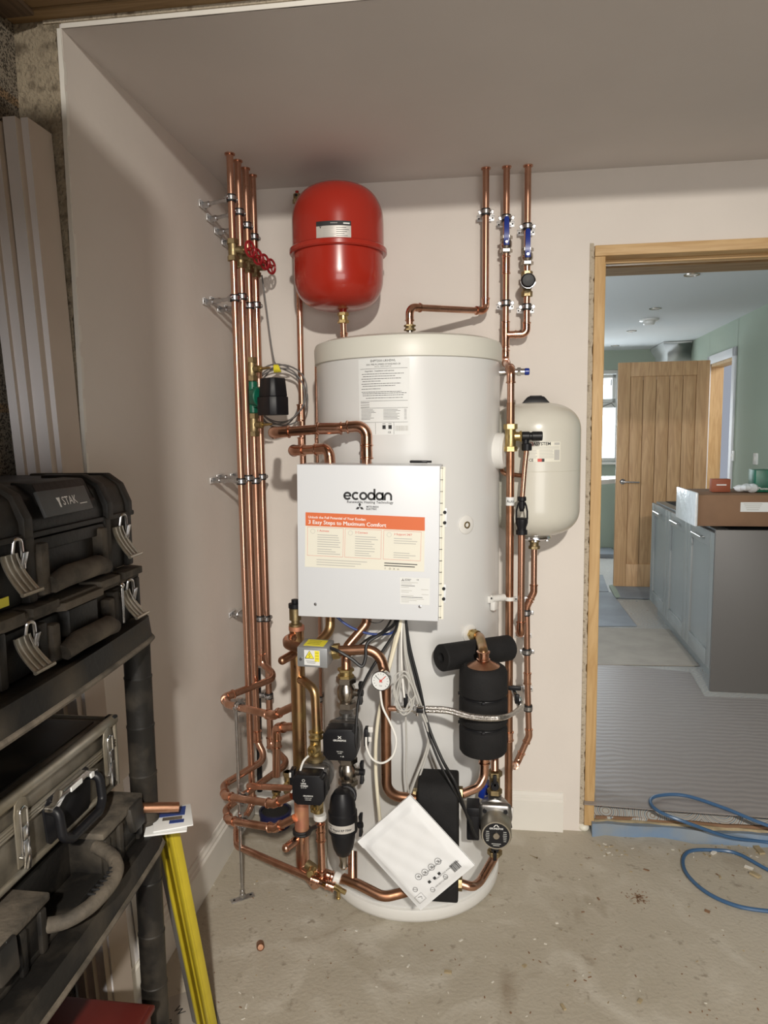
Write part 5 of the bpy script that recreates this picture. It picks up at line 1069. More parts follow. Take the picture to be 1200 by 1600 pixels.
MB('brass', m=I4).cyl(P(510, 1019, -.76), P(522, 1018, -.76), .016).hexn(P(520, 1018, -.76), P(531, 1017, -.76), .022).build('brass_nut', t, True)
gx0 = P(603, 1060, -.76)
xs_, z0_, z1_ = gx0.x, P(603, 1100, -.76).z, P(604, 1233, -.76).z
pipe('large copper pipe arching right from the motorised valve and down to the heat exchanger', [P(529, 1017, -.76), P(592, 1014, -.76), P(603, 1060, -.76), (P(603, 1140, -.76).x, -.76, P(603, 1140, -.76).z), P(604, 1243, -.76), P(650, 1248, -.745)], .0142, R=.05, mat_='copper_dull', coup=[])
gp = P(596, 1063, -.80); t = thing('pressure_gauge', 'round white dial gauge with red needle on the large arching copper pipe', 'gauge', gp-V((0, 0, .03)))
gm = frame(gp, (-.15, -1, .05), (1, -.15, 0)); MB('chrome', m=gm).lathe([(.010, -.03), (.010, -.014), (.026, -.012), (.0275, .004), (.0265, .007), (.0245, .007), (.0245, .005)], 36, (True, False)).build('case', t, True)
mb = MB('paper', 'ink', 'ink_red', m=gm); mb.flat = 1; mb.lathe([(.0245, .0055), (0, .0055)], 36, (False, False)); mb.mi(1)
for k in range(13): a_ = radians(225-k*22.5); stroke(mb, [(.017*cos(a_), .017*sin(a_)), (.021*cos(a_), .021*sin(a_))], .0009, .006)
mb.text('bar', .006, (0, -.013, .006)); stroke(mb, [(.004, -.004), (-.015, .013)], .0016, .0063); mb.mi(2); stroke(mb, [(-.004, -.004), (.013, .013)], .0022, .0064); stroke(mb, arc(0, 0, .002, 0, 360, 10), .004, .0065); mb.build('dial', t, True)
# pump legs under the box
pipe('copper pipe from the control box area bending into the back of the motorised valve', [P(516, 940, -.66), P(516, 985, -.68), P(497, 1006, -.72)], .0138, R=.04, mat_='copper_gold')
pw = P(541, 1042, -.73)
pipe('copper pipe from behind the control box bending down to the first pump valve', [P(574, 940, -.66), P(573, 975, -.67), P(541, 1012, -.71), P(541, 1048, -.73)], .0138, R=.04, mat_='copper_dull')
XQ = P(541, 1080, -.73).x; yQ = -.73
def zq(v): return P(541, v, yQ).z
compression('brass union nut above the upper pump valve', (XQ, yQ, zq(1051)), (0, 0, 1), .0135, 'brass', .026)
lever_valve('nickel pump valve with black butterfly handle above the upper black pump', (XQ, yQ, zq(1081)), (0, 0, 1), (1, -.1, 0), .0145, 'nickel', kind='butterfly', L=.088)
lever_valve('nickel pump valve with black butterfly handle below the upper black pump', (XQ, yQ, zq(1204)), (0, 0, 1), (1, -.1, 0), .0145, 'nickel', kind='butterfly', L=.082)
def black_pump(label, c, ori, faceoff, s=1.0, two=False):
    t = thing('black_pump', label, 'pump', c-V((0, 0, .05*s))); f_ = frame(c, (0, -1, 0), (1, 0, 0))
    MB('castiron', m=f_).lathe([(.030*s, -.030), (.046*s, -.02), (.050*s, 0), (.050*s, .012)], 36).cyl((0, -.056*s, -.006), (0, .056*s, -.006), .021*s).build('pump_housing', t, True)
    fo = Matrix.Translation(V((faceoff[0], faceoff[1], 0)))
    mb = MB('castiron', m=f_ @ Matrix.Translation(V((faceoff[0]*.4, faceoff[1]*.4, 0)))); mb.box((0, .0, .022), (.092*s, .090*s, .03), .014, 3)
    for sx_ in (-1, 1):
        for sy_ in (-1, 1): mb.cyl((sx_*.037*s, sy_*.036*s, .034), (sx_*.037*s, sy_*.036*s, .042), .006*s)
    mb.build('motor_flange', t, True)
    w2, w1, k = .048*s, .036*s, .046*s
    poly = [(-w1, k), (w1, k), (w1+.002, k-.010*s), (w2-.002, w1-.002), (w2, w1-.008), (w2, -w1+.008), (w2-.002, -w1+.002), (w1+.002, -k+.010*s), (w1, -k), (-w1, -k), (-w1-.002, -k+.010*s), (-w2+.002, -w1+.002), (-w2, -w1+.008), (-w2, w1-.008), (-w2+.002, w1-.002), (-w1-.002, k-.010*s)]
    MB('black', m=f_ @ fo).prism(poly, .035, .082, bev=.003).build('control_head', t, True)
    mb = MB('ink_white', m=f_ @ fo); mb.flat = 1; z_ = .0826
    if not two:
        for s_ in (-1, 1): stroke(mb, [(-.0045*s_, .026), (.0045*s_, .019)], .0018, z_)
        mb.text('GRUNDFOS', .0068, (0, .0135, z_), .02); mb.box((0, 0, z_-.0005), (.0001, .0001, .0001)); mb.text('230V 50Hz', .004, (0, -.018, z_)); mb.text('2-60W', .004, (0, -.023, z_)); mb.text('< A', .007, (.006, -.032, z_))
    else:
        stroke(mb, arc(-.012, .028, .0036, 0, 360, 12), .001, z_); mb.text('UPM3', .006, (-.012, .019, z_), .02); mb.text('HYBRID', .006, (-.010, .0125, z_), .02); mb.text('25-70 130', .0038, (-.012, .007, z_)); mb.text('GRUNDFOS', .0052, (0, -.016, z_), .02); mb.text('MADE IN EU', .0036, (0, -.022, z_)); mb.text('0.52A 60W', .0036, (0, -.027, z_))
    mb.build('printing', t, True)
    return t
bp1 = black_pump('upper black square pump in line under the control box', P(541, 1142, -.71), 0, (-.003, -.006), .98)
bp2 = black_pump('lower left black square pump beside the copper header', P(497, 1207, -.73), 0, (-.010, -.012), .94, True)
mb = MB('black', 'plastic_white'); c = P(573, 1150, -.75); mb.box(c+V((.0, 0, .0)), (.012, .03, .05), .003).mi(1).box(c+V((.012, -.004, .022)), (.014, .01, .016), .002).box(c+V((.010, -.006, -.006)), (.010, .008, .014), .002); mb.build('plug_connector', bp1, True)
mb = MB('black', 'plastic_white'); c = P(458, 1212, -.75); mb.box(c, (.014, .03, .045), .003).mi(1).box(c+V((-.004, -.016, .01)), (.006, .004, .014), .001); mb.build('plug_connector', bp2, True)
# second leg
pipe('heat stained copper pipe curving from the header down to the lower left pump', [P(470, 1062, -.675), P(478, 1066, -.70), P(492, 1078, -.72), P(495, 1150, -.73)], .0128, R=.04, mat_='copper_gold')
xk = P(495, 1160, -.73); 
compression('brass nut above the side-ported valve over the lower left pump', P(494, 1148, -.73), (0, 0, 1), .0125, 'brass', .022)
for u, v, lb, big in ((493, 1168, 'brass side-ported valve with round flange above the lower left pump', True), (497, 1256, 'brass side-ported valve below the lower left pump', False)):
    c = P(u, v, -.73); t = thing('brass_pump_valve', lb, 'valve', c-V((0, 0, .03)))
    MB('brass').cyl(c-V((0, 0, .024)), c+V((0, 0, .022)), .0155).cyl(c, c+V((-.004, -.030, .004)), .016, .014, bev=.002).build('valve_body', t, True)
    MB('brass').cyl(c+V((-.004, -.030, .004)), c+V((-.006, -.034, .003)), .010).hexn(c+V((-.004, -.030, .004)), c+V((-.008, -.044, .0)), .0055).build('spindle', t, True)
    if big: MB('brass_dull', m=frame(c-V((0, 0, .038)))).lathe([(.024, 0), (.027, .003), (.027, .011), (.022, .016), (.015, .018)], 24).build('flange_nut', t, True)
c = P(500, 1276, -.73); tag(MB('plastic_white', m=frame(c)).lathe([(.017, -.008), (.0185, -.006), (.0185, .006), (.017, .008)], 24).build('plastic_nut'), 'white plastic nut on the drop pipe under the lower left pump', 'nut')
dz0 = P(505, 1365, -.74)
pipe('vertical copper drop pipe under the lower left pump', [P(500, 1280, -.73), P(504, 1378, -.75)], .0108, coup=[(P(501, 1293, -.735), (0, 0, 1), .016), (P(501.5, 1306, -.735), (0, 0, 1), .02), (P(504, 1368, -.75), (0, 0, 1), .02)])
pipe('copper tee run at the foot of the drop pipe ending at the drain', [P(488, 1373, -.76), P(505, 1380, -.765), P(522, 1387, -.775)], .011, coup=[(P(492, 1375, -.762), (1, 0, -.3), .014), (P(516, 1384, -.772), (1, 0, -.3), .014)], mat_='copper_fit')
c = P(529, 1390, -.785); t = thing('drain_valve', 'brass drain valve at the lowest point of the pipework, near the floor', 'valve', c-V((0, 0, .03)))
MB('brass').cyl(c+V((-.012, .004, .006)), c+V((.006, -.002, 0)), .0085).cyl(c, c-V((.001, 0, .028)), .0055).torus(c-V((.001, 0, .024)), (0, 0, 1), .0055, .0015).build('valve_body', t, True); MB('brass').hexn(c+V((.006, -.003, .002)), c+V((.022, -.008, -.002)), .007).build('spindle', t, True)
# header foot, valve, white clip
c = P(489, 1357, -.73); t = thing('brass_header_valve', 'brass valve with round cap at the foot of the copper header', 'valve', c-V((0, 0, .015)))
MB('brass_dull').cyl(c+V((-.02, .01, .006)), c+V((.02, -.006, -.008)), .014).build('valve_body', t, True); MB('brass').cyl(c+V((0, -.008, 0)), c+V((.0, -.036, .004)), .013, .011, bev=.002).build('cap', t, True)
pipe('short copper link from the header foot valve to the big bottom pipe', [P(496, 1360, -.735), P(524, 1372, -.745), P(545, 1376, -.75)], .0125, R=.05, coup=[(P(512, 1367, -.74), (1, 0, -.3), .02)])
c = P(527, 1373, -.75); tag(MB('plastic_white', m=frame(c, (1, -.1, -.25))).lathe([(.0165, -.010), (.0185, -.008), (.0185, .008), (.0165, .010)], 24).build('plastic_nut'), 'white plastic nut on the bottom pipe beside the drain valve', 'nut')
pipe('big bottom copper pipe passing under the envelope to the heat exchanger', [P(536, 1372, -.75), P(560, 1382, -.765), P(600, 1402, -.785), P(625, 1396, -.775), P(652, 1388, -.745)], .0142, R=.06, mat_='copper_dull')
pipe('copper stub rising from the bottom pipe behind the filter', [P(551, 1330, -.71), P(551, 1376, -.755)], .0135, mat_='copper')
c = P(480, 1292, -.74); mb = MB('rubber'); mb.torus((HXx, yH, P(470, 1296, yH).z), (0, 0, 1), .0245, .004, 28, 8); mb.torus((HXx, yH, P(470, 1300, yH).z), (0, 0, 1), .0245, .004, 28, 8); mb.sweep([(HXx+.02, yH-.018, P(470, 1298, yH).z), P(488, 1294, -.72), P(497, 1290, -.745)], .006, 8); tag(mb.build('rubber_strap'), 'black rubber strap from the header to the drop pipe', 'strap')
# black filter
fz = P(535, 1290, -.79)
FX = P(536, 1300, -.79).x; yF_ = -.79
def zf(v): return P(536, v, yF_-.038).z
t = thing('magnetic_filter', 'black plastic bullet-shaped filter with silver label band', 'filter', (FX, yF_, zf(1350)))
MB('black_matt' if 0 else 'black', m=frame((FX, yF_, 0))).lathe([(.010, zf(1350)), (.020, zf(1346)), (.028, zf(1336)), (.0335, zf(1320)), (.0365, zf(1302)), (.038, zf(1290))], 40).build('bowl', t, True)
MB('black', m=frame((FX, yF_, 0))).lathe([(.0405, zf(1309)), (.0405, zf(1279)), (.037, zf(1277)), (.036, zf(1268)), (.032, zf(1256)), (.022, zf(1247)), (0, zf(1244))], 40).build('cap', t, True)
mb = MB('silver_lbl', 'ink'); mb.flat = 1
def fl(x0, x1, v0, v1, off, i):
    mb.mi(i); vs = []; n = 12
    for k in range(n+1): a_ = x0+(x1-x0)*k/n; d = V((sin(a_), -cos(a_), 0))*(.0405+off); vs += [(FX+d.x, yF_+d.y, zf(v0)), (FX+d.x, yF_+d.y, zf(v1))]
    mb.geo(vs, [(2*k, 2*k+2, 2*k+3, 2*k+1) for k in range(n)])
fl(-1.25, 1.1, 1303, 1291, .0005, 0)
vs, fs = txt_mesh('R1 Rapid RP Filter', .02); mb.mi(1); mb.geo([(FX+sin(.0+v.x*.0088/.0405)*.0415, yF_-cos(v.x*.0088/.0405)*.0415, zf(1298)+v.y*.0088) for v in vs], fs)
fl(-1.0, -.6, 1294.2, 1293.2, .0009, 1); fl(-.9, -.3, 1302, 1301.2, .0009, 1)
mb.build('label_band', t, True)
mb = MB('black'); a_ = P(541, 1246, -.745); mb.cyl(P(541, 1228, -.73), P(541, 1240, -.735), .020); mb.cyl(P(541, 1240, -.725), P(541, 1244, -.775), .030, .029, bev=.003); mb.cyl(P(541, 1243, -.77), P(537, 1254, -.80), .024, .022); mb.build('inlet_elbow', t, True)
MB('nickel', m=frame((FX, yF_, 0))).lathe([(.009, zf(1370)), (.013, zf(1366)), (.010, zf(1360)), (.012, zf(1352)), (.014, zf(1346))], 20).build('drain_nipple', t, True)
MB('black', m=frame(P(562, 1288, -.755), (1, -.1, 0), (0, 0, 1))).cyl((-.003, 0, -.004), (0, 0, .008), .009).prism([(.004, -.005), (.030, -.013), (.034, 0), (.030, .013), (.004, .005)], 0, .007, bev=.0015).prism([(-.004, .005), (-.030, .013), (-.034, 0), (-.030, -.013), (-.004, -.005)], 0, .007, bev=.0015).build('butterfly_handle', t, True)
# threaded rod stand
rb = PZ(379, 1404, 0); rt = P(376, 1098, rb.y+.01); t = thing('pipe_stand', 'thin galvanised rod on a floor plate holding the curled bundle pipes', 'support rod', rb)
MB('zinc').cyl(rb, (rb.x+.001, rb.y, rt.z), .0052, seg=12).build('rod', t, True)
MB('zinc').hexn(rb+V((0, 0, .004)), rb+V((0, 0, .018)), .010).cyl(rb+V((0, 0, .018)), rb+V((0, 0, .03)), .0075).build('foot_nut', t, True)
MB('zinc', 'dark', m=frame(rb, (0, 0, 1), (.8, .6, 0))).box((0, 0, .002), (.078, .022, .004), .001).mi(1).cyl((-.028, 0, .0041), (-.028, 0, .0047), .004).cyl((.028, 0, .0041), (.028, 0, .0047), .004).build('floor_plate', t, True)
for v in (1230, 1275, 1102): p = P(377, v, rb.y); MB('zinc').hexn(p-V((0, 0, .012)), p+V((0, 0, .012)), .0085).build('rod_nut', t, True)
mb = MB('zinc'); mb.hexn(P(377, 1128, rb.y), P(377, 1118, rb.y), .0085); mb.build('rod_nut', t, True)
for (u, v, d, lb) in ((374, 1104, V((1, -.45, -.1)), 'pipe clip at the top of the galvanised rod holding the mid-height loop'), (378, 1247, V((1, -.45, -.12)), 'pipe clip on the galvanised rod, upper of the two near the floor'), (378, 1284, V((1, -.4, -.1)), 'pipe clip on the galvanised rod, lower of the two near the floor')):
    clip(lb, P(u, v, rb.y), (.1, .1, 1 if v < 1200 else -1), .0105, .02, axis=d, plate=False)
# ------------------------------------------------------------------ filling loop
yv = -.77; a_ = P(609, 1107, yv+.01)
MB('copper').cyl(a_, P(622, 1107, yv), .0075).build('filling_stub', None) if 0 else None
t = thing('filling_valve', 'chrome filling valve with black lever on the large vertical copper pipe', 'valve', P(640, 1112, yv))
MB('copper').cyl(P(607, 1107, yv), P(622, 1107, yv), .0075).build('copper_stub', t, True)
MB('chrome').cyl(P(620, 1107, yv), P(662, 1108, yv), .0085).hexn(P(620, 1107, yv), P(628, 1107, yv), .012).hexn(P(646, 1108, yv), P(652, 1108, yv), .012).build('valve_body', t, True)
MB('black').box(P(634, 1094, yv-.005), (.012, .010, .034), .003).box(P(656, 1109, yv-.003), (.018, .020, .012), .002).build('lever', t, True); MB('chrome').cyl(P(652, 1100, yv), P(652, 1118, yv), .0045).build('bleed_screw', t, True)
t = thing('hose_end_valve', 'small chrome valve with black levers at the right end of the braided hoses', 'valve', P(812, 1100, -.45))
MB('chrome').cyl(P(800, 1072, -.42), P(812, 1104, -.46), .008).hexn(P(808, 1090, -.45), P(811, 1098, -.455), .012).build('valve_body', t, True); MB('black').box(P(804, 1075, -.44), (.04, .012, .014), .003).box(P(808, 1092, -.47), (.014, .012, .030), .003).build('lever', t, True)
for k, (dy, lb) in enumerate(((0, 'upper braided steel hose crossing in front of the black separator'), (4.5, 'lower braided steel hose crossing in front of the black separator'))):
    cable(lb, [P(666, 1106+dy, -.77), P(700, 1108+dy, -.79), P(735, 1118+dy*.7, -.805), P(768, 1121+dy*.6, -.805), P(790, 1119+dy*.4, -.765), P(806, 1113-k*2, -.62), P(816, 1104-k*3, -.50), P(814, 1097, -.46)], .0062, 'braid', 'braided_hose', 'hose')
# ------------------------------------------------------------------ cables under the box
def cab(lb, pts, r, m_): cable(lb, [P(*p) for p in pts], r, m_)
cab('cream cable dropping from the box, leftmost, to behind the envelope', [(628, 955, -.70), (622, 990, -.72), (604, 1060, -.74), (590, 1130, -.735), (587, 1200, -.73), (594, 1285, -.735)], .0052, 'cable_cream')
cab('second cream cable beside the leftmost from the box to the gauge pipe', [(626, 955, -.70), (617, 1000, -.72), (607, 1045, -.735), (600, 1090, -.72)], .0042, 'cable_cream')
cab('white thin cable from the box down to the hanging coil', [(629, 955, -.70), (627, 1010, -.73), (629, 1060, -.765), (632, 1090, -.78)], .0028, 'cable_white')
cab('long thin grey cable from the coil straight down behind the envelope', [(634, 1118, -.75), (635, 1160, -.74), (635, 1210, -.74), (640, 1246, -.75)], .0026, 'cable_grey')
cab('flat grey cable swinging right from the box then back to the envelope', [(631, 955, -.70), (634, 1030, -.72), (652, 1095, -.74), (668, 1140, -.74), (667, 1168, -.74), (650, 1215, -.75), (641, 1240, -.76)], .0032, 'cable_grey')
cab('second grey cable swinging right beside the flat one', [(630, 955, -.70), (637, 1030, -.72), (656, 1095, -.735), (671, 1140, -.735), (670, 1168, -.735), (655, 1215, -.745)], .0028, 'cable_grey')
cab('black cable running from the box down right to the round pump terminal', [(632, 955, -.70), (640, 1010, -.71), (655, 1070, -.72), (668, 1130, -.735), (690, 1185, -.77), (712, 1225, -.80), (730, 1275, -.77), (745, 1308, -.75)], .0042, 'cable_black')
cab('twin black cable beside the one to the round pump terminal', [(631, 955, -.70), (637, 1010, -.71), (652, 1073, -.72), (665, 1133, -.735), (686, 1190, -.77), (708, 1232, -.80), (724, 1262, -.77), (739, 1290, -.74)], .0034, 'cable_black')
cab('black cable from the box down left past the butterfly handle to the upper pump', [(623, 955, -.70), (618, 985, -.73), (596, 1020, -.755), (572, 1060, -.77), (560, 1095, -.775), (556, 1150, -.79), (557, 1168, -.79)], .0040, 'cable_black')
cab('black cable from the motorised valve looping up to the box', [(516, 1012, -.79), (530, 1018, -.80), (550, 1030, -.80), (565, 1041, -.80), (571, 1028, -.79), (574, 1005, -.78), (596, 990, -.76), (616, 975, -.72), (620, 955, -.70)], .0046, 'cable_black')
cab('thin black cable arching from the box down behind the copper arch', [(618, 955, -.69), (600, 985, -.69), (575, 998, -.69), (548, 1020, -.68)], .0030, 'cable_black')
cab('dark blue cable sagging under the control box', [(522, 960, -.69), (540, 975, -.69), (562, 986, -.69), (585, 991, -.69), (612, 989, -.69), (624, 975, -.69)], .0036, 'cable_blue')
cab('white cable looping from the gauge to the upper pump plug', [(594, 1078, -.80), (598, 1105, -.80), (610, 1130, -.80), (619, 1155, -.80), (614, 1180, -.80), (598, 1192, -.80), (582, 1186, -.79), (573, 1168, -.78), (572, 1152, -.765)], .0030, 'cable_white')
cab('white cable from the lower left pump up to the header side', [(482, 1181, -.77), (474, 1190, -.77), (469, 1205, -.785), (464, 1225, -.785), (455, 1238, -.77)], .0030, 'cable_white')
cab('hair thin black wire hooped just under the box', [(568, 962, -.72), (580, 972, -.74), (594, 972, -.74), (605, 962, -.72)], .0012, 'cable_black')
pts = []
for k in range(44):
    a_ = 2*pi*k/11; w_ = 18+5*sin(k*1.3); pts.append(P(631+w_*cos(a_)*(.5+.25*((k//11) % 3)), 1086-31*sin(a_)-(6 if k % 22 < 11 else 0), -.80+.008*cos(a_*.5)))
cable('hank of thin grey cable hanging on the filling valve', pts, .0022, 'cable_grey', 'coiled_cable', n=4)
# ------------------------------------------------------------------ black plastic shelving on the left with tool cases
SF = .24; SB = -.08; SY = -1.26
sh = thing('plastic_shelving', 'dusty black plastic shelving unit with round posts at the left edge', 'shelves', (.08, -1.75, 0))
def shelf(z):
    mb = MB('dusty', 'dust'); poly = [(SB, SY+.02), (SF-.05, SY+.02), (SF-.02, SY+.012), (SF-.005, SY-.01), (SF, SY-.04)]
    for k in range(1, 12): t_ = k/12; poly.append((SF+.022*sin(pi*t_), SY-.04-t_*.95))
    poly += [(SF, -2.25), (SB, -2.25)]; mb.prism(poly[::-1], z-.006, z-.0, bev=.001)
    # deep front lip with a rolled bead
    path = [(SB, SY+.018), (SF-.05, SY+.018), (SF-.022, SY+.010), (SF-.006, SY-.01), (SF, SY-.04)] + [(SF+.022*sin(pi*k/12), SY-.04-k/12*.95) for k in range(1, 13)]
    vs = []
    for x, y in path: vs += [(x-.0, y, z+.004), (x+.006, y, z-.04), (x-.004, y-.004, z-.04), (x-.012, y-.004, z+.004)]
    mb.geo(vs, [(4*k+j, 4*k+(j+1) % 4, 4*k+4+(j+1) % 4, 4*k+4+j) for k in range(len(path)-1) for j in range(4)])
    mb.mi(1).sweep([(x+.006, y, z-.041) for x, y in path], .0055, 8)
    mb.build('shelf_tray', sh, True)
ZS1, ZS2, ZS3 = 1.140, .690, .20
for z in (ZS1, ZS2, ZS3): shelf(z)
def post(x, y):
    mb = MB('dusty'); pr = []
    for z in (0, .10, .2, .32, .44, .56, .64, .70, .80, .905, 1.01, 1.08, ZS1-.04): pr += [(.0275, z+.001), (.0285, z+.003), (.0285, z+.006), (.0270, z+.008)]
    mb.at(frame((x, y, 0))).lathe(pr, 24); mb.build('post', sh, True)
post(.205, SY-.012); post(-.04, SY-.012); post(.205, -2.2); post(-.04, -2.2)
TM = lambda x, y, z, rz=0: Matrix.Translation(V((x, y, z))) @ Matrix.Rotation(pi/2+rz, 4, 'Z')
def latch(t, m, x, z, w_=.045, h_=.075, up=1):
    """open metal toggle latch: curved plate hanging out from the front with a hook above"""
    mb = MB('alu_trim', m=m); n = 8; vs = []
    for k in range(n+1):
        a_ = k/n; yy_ = -.004-.032*a_**1.6; zz = z+h_*.30-h_*.75*a_; wd = w_*(.42+.08*a_)
        for s_ in (-1, 1): vs += [(x+s_*wd, yy_, zz), (x+s_*wd, yy_+.003, zz)]
    f = []
    for k in range(n): b = 4*k; f += [(b, b+4, b+6, b+2), (b+1, b+3, b+7, b+5), (b, b+1, b+5, b+4), (b+2, b+6, b+7, b+3)]
    f += [(0, 2, 3, 1), (4*n, 4*n+1, 4*n+3, 4*n+2)]; mb.geo(vs, f)
    for s_ in (-.4, 0, .4): mb.sweep([(x+s_*w_*.7, -.0065-.032*(k/n)**1.6, z+h_*.30-h_*.75*k/n) for k in range(n+1)], .0013, 6)
    mb.cyl((x-w_*.55, -.037, z-h_*.45), (x+w_*.55, -.037, z-h_*.45), .0032, seg=8); mb.build('latch_plate', t, True)
    mb = MB('zinc', m=m)
    mb.sweep(fillet([(x+w_*.20, -.002, z+h_*.30), (x+w_*.20, -.006, z+h_*.60), (x+w_*.42, -.010, z+h_*.58), (x+w_*.44, -.012, z-h_*.02)], .006)[0], .0030, 8); mb.box((x+w_*.42, -.013, z+h_*.12), (.012, .004, h_*.42), .001, rot=Matrix.Rotation(.25, 3, 'X')); mb.build('latch_hook', t, True)
# upper tool case (deep, bevelled lid with name plate)
W2, D2, H2 = .440, .300, .185; m = TM(.205, -1.490, ZS1+.112)
t = thing('tool_case', 'upper dusty black tool case with name plate and open metal latches on the top shelf', 'tool case', m.translation)
mb = MB('dusty', m=m); mb.box((0, D2/2, .052), (W2-.02, D2-.01, .104), .006); mb.box((0, D2/2+.006, .052), (.26, D2+.004, .10), .004)
for s_ in (-1, 1): mb.box((s_*.118, .006, .055), (.022, .03, .108), .004); mb.box((s_*.206, .010, .055), (.022, .03, .108), .004)
mb.box((0, .004, .088), (.235, .02, .022), .003); mb.box((0, .010, .010), (.235, .022, .018), .004); mb.build('body', t, True)
mb = MB('dusty', m=m); lp = [(-.002, .106), (-.002, .128), (.012, .165), (.040, .183), (D2-.03, .183), (D2, .165), (D2, .106)]
lm_ = m @ Matrix(((0, 0, 1, 0), (1, 0, 0, 0), (0, 1, 0, 0), (0, 0, 0, 1)))
mb.at(lm_).prism(lp, -W2/2+.004, W2/2-.004, bev=.004); mb.at(m)
for s_ in (-1, 1): mb.at(lm_).prism([(-.012, .104), (-.012, .135), (.006, .172), (.036, .189), (.12, .189), (.12, .104)], s_*.124-.011, s_*.124+.011, bev=.003); mb.prism([(-.008, .104), (-.008, .130), (.008, .167), (.036, .187), (.2, .187), (.2, .104)], s_*.207-.010, s_*.207+.010, bev=.003)
mb.at(m).box((0, D2/2, .106), (W2+.012, D2+.014, .010), .003); mb.at(lm_).prism([(-.012, .145), (-.006, .150), (.012, .185), (.05, .187), (.05, .178), (.010, .150)], -.075, .075, bev=.002); mb.build('lid', t, True)
mb = MB('box_grey', 'ink_white', m=m @ frame((0, -.004, .150), (0, -.93, .36), (1, 0, 0))); mb.mats[0] = mat('dusty_grey_plate', (.085, .088, .09), .5, var=.3, vscale=12); mb.box((-.02, 0, .006), (.14, .044, .006), .001).mi(1); mb.prism([(-.047, .007), (-.037, .007), (-.040, -.001), (-.040, -.010), (-.044, -.010), (-.044, -.001)][::-1], .0092, .0096); mb.text('STAK', .021, (-.012, -.001, .0096), .01, sx=.85); mb.box((.026, -.009, .0094), (.022, .0016, .0005)); mb.build('name_plate', t, True)
mb = MB('dust', m=m)
for s_ in (-1, 1): mb.box((s_*.092, -.004, .050), (.022, .024, .085), .005)
mb.sweep([(-.082, -.016, .022), (-.05, -.022, .030), (.05, -.022, .030), (.082, -.016, .022)], [.015, .018, .018, .015], 12); mb.build('handle', t, True)
latch(t, m, -.163, .062); latch(t, m, .163, .062)
MB('yellow_lbl', m=m).box((-.185, -.0015, .016), (.03, .002, .014)).build('yellow_sticker', t, True)
# lower tool case (shallow)
H3 = .112; m = TM(.215, -1.492, ZS1+.001)
t = thing('tool_case', 'lower dusty black tool case with open metal latches, under the one with the name plate', 'tool case', m.translation)
mb = MB('dusty', m=m); mb.box((0, D2/2, .040), (W2-.02, D2-.01, .078), .005)
for s_ in (-1, 1): mb.box((s_*.115, .004, .04), (.020, .03, .078), .004); mb.box((s_*.208, .008, .045), (.018, .03, .085), .004)
mb.box((0, .008, .008), (.24, .025, .014), .003); mb.prism([(-.045, -.012), (.045, -.012), (.05, .02), (-.05, .02)], .035, .082, bev=.004); mb.build('body', t, True)
mb = MB('dust', m=m); mb.box((0, D2/2, .094), (W2, D2+.008, .018), .003)
for x in (-.19, -.10, .10, .19): mb.prism([(x-.04, -.012), (x+.03, -.012), (x+.045, .03), (x-.045, .03)], .094, .108, bev=.002)
mb.prism([(-.06, -.016), (.06, -.016), (.07, .0), (-.07, .0)], .084, .098, bev=.002); mb.build('lid', t, True)
mb = MB('dust', m=m)
for s_ in (-1, 1): mb.box((s_*.088, -.006, .040), (.022, .02, .062), .005)
mb.sweep([(-.08, -.020, .020), (-.05, -.026, .030), (.05, -.026, .030), (.08, -.020, .020)], [.014, .018, .018, .014], 12); mb.build('handle', t, True)
latch(t, m, -.158, .050, .045, .065); latch(t, m, .160, .050, .045, .065)
MB('chrome', m=m).cyl((.128, -.014, .014), (.128, -.014, .085), .003).ball((.128, -.014, .087), .006).build('pin', t, True)
# aluminium flight case
m = TM(.168, -1.507, .799, 0); W4, D4, H4 = .402, .25, .140
t = thing('aluminium_case', 'dusty aluminium case with black handle and twin draw latches on the middle shelf', 'case', m.translation)
mb = MB('alu', 'case_top', m=m); mb.box((0, D4/2, H4*.32), (W4-.008, D4-.008, H4*.64-.004), .002); mb.build('lower_shell', t, True)
mb = MB('alu', m=m); mb.box((0, D4/2, H4*.82), (W4-.008, D4-.008, H4*.36-.004), .002); mb.build('upper_shell', t, True)
MB('case_top', m=m).box((0, D4/2+.012, H4-.001), (W4-.05, D4-.04, .004), .001).build('top_panel', t, True)
mb = MB('alu_trim', m=m); hx_, d_ = W4/2, D4
for z in (.004, H4-.004): mb.cyl((-hx_, .004, z), (hx_, .004, z), .0065 if z < .1 else .0105, seg=14).cyl((-hx_, d_-.004, z), (hx_, d_-.004, z), .0065).cyl((hx_-.004, 0, z), (hx_-.004, d_, z), .0065).cyl((-hx_+.004, 0, z), (-hx_+.004, d_, z), .0065)
for s_ in (-1, 1): mb.cyl((s_*(hx_-.004), .002, 0), (s_*(hx_-.004), .002, H4), .006)
for z in (H4*.60, H4*.64, H4*.68): mb.box((0, .0, z), (W4, .006, .0045), .001); mb.box((hx_-.001, d_/2, z), (.006, d_, .0045), .001)
mb.build('edge_trim', t, True)
MB('rubber', m=m).box((hx_-.004, .006, H4+.001), (.018, .022, .010), .004).build('corner_cap', t, True)
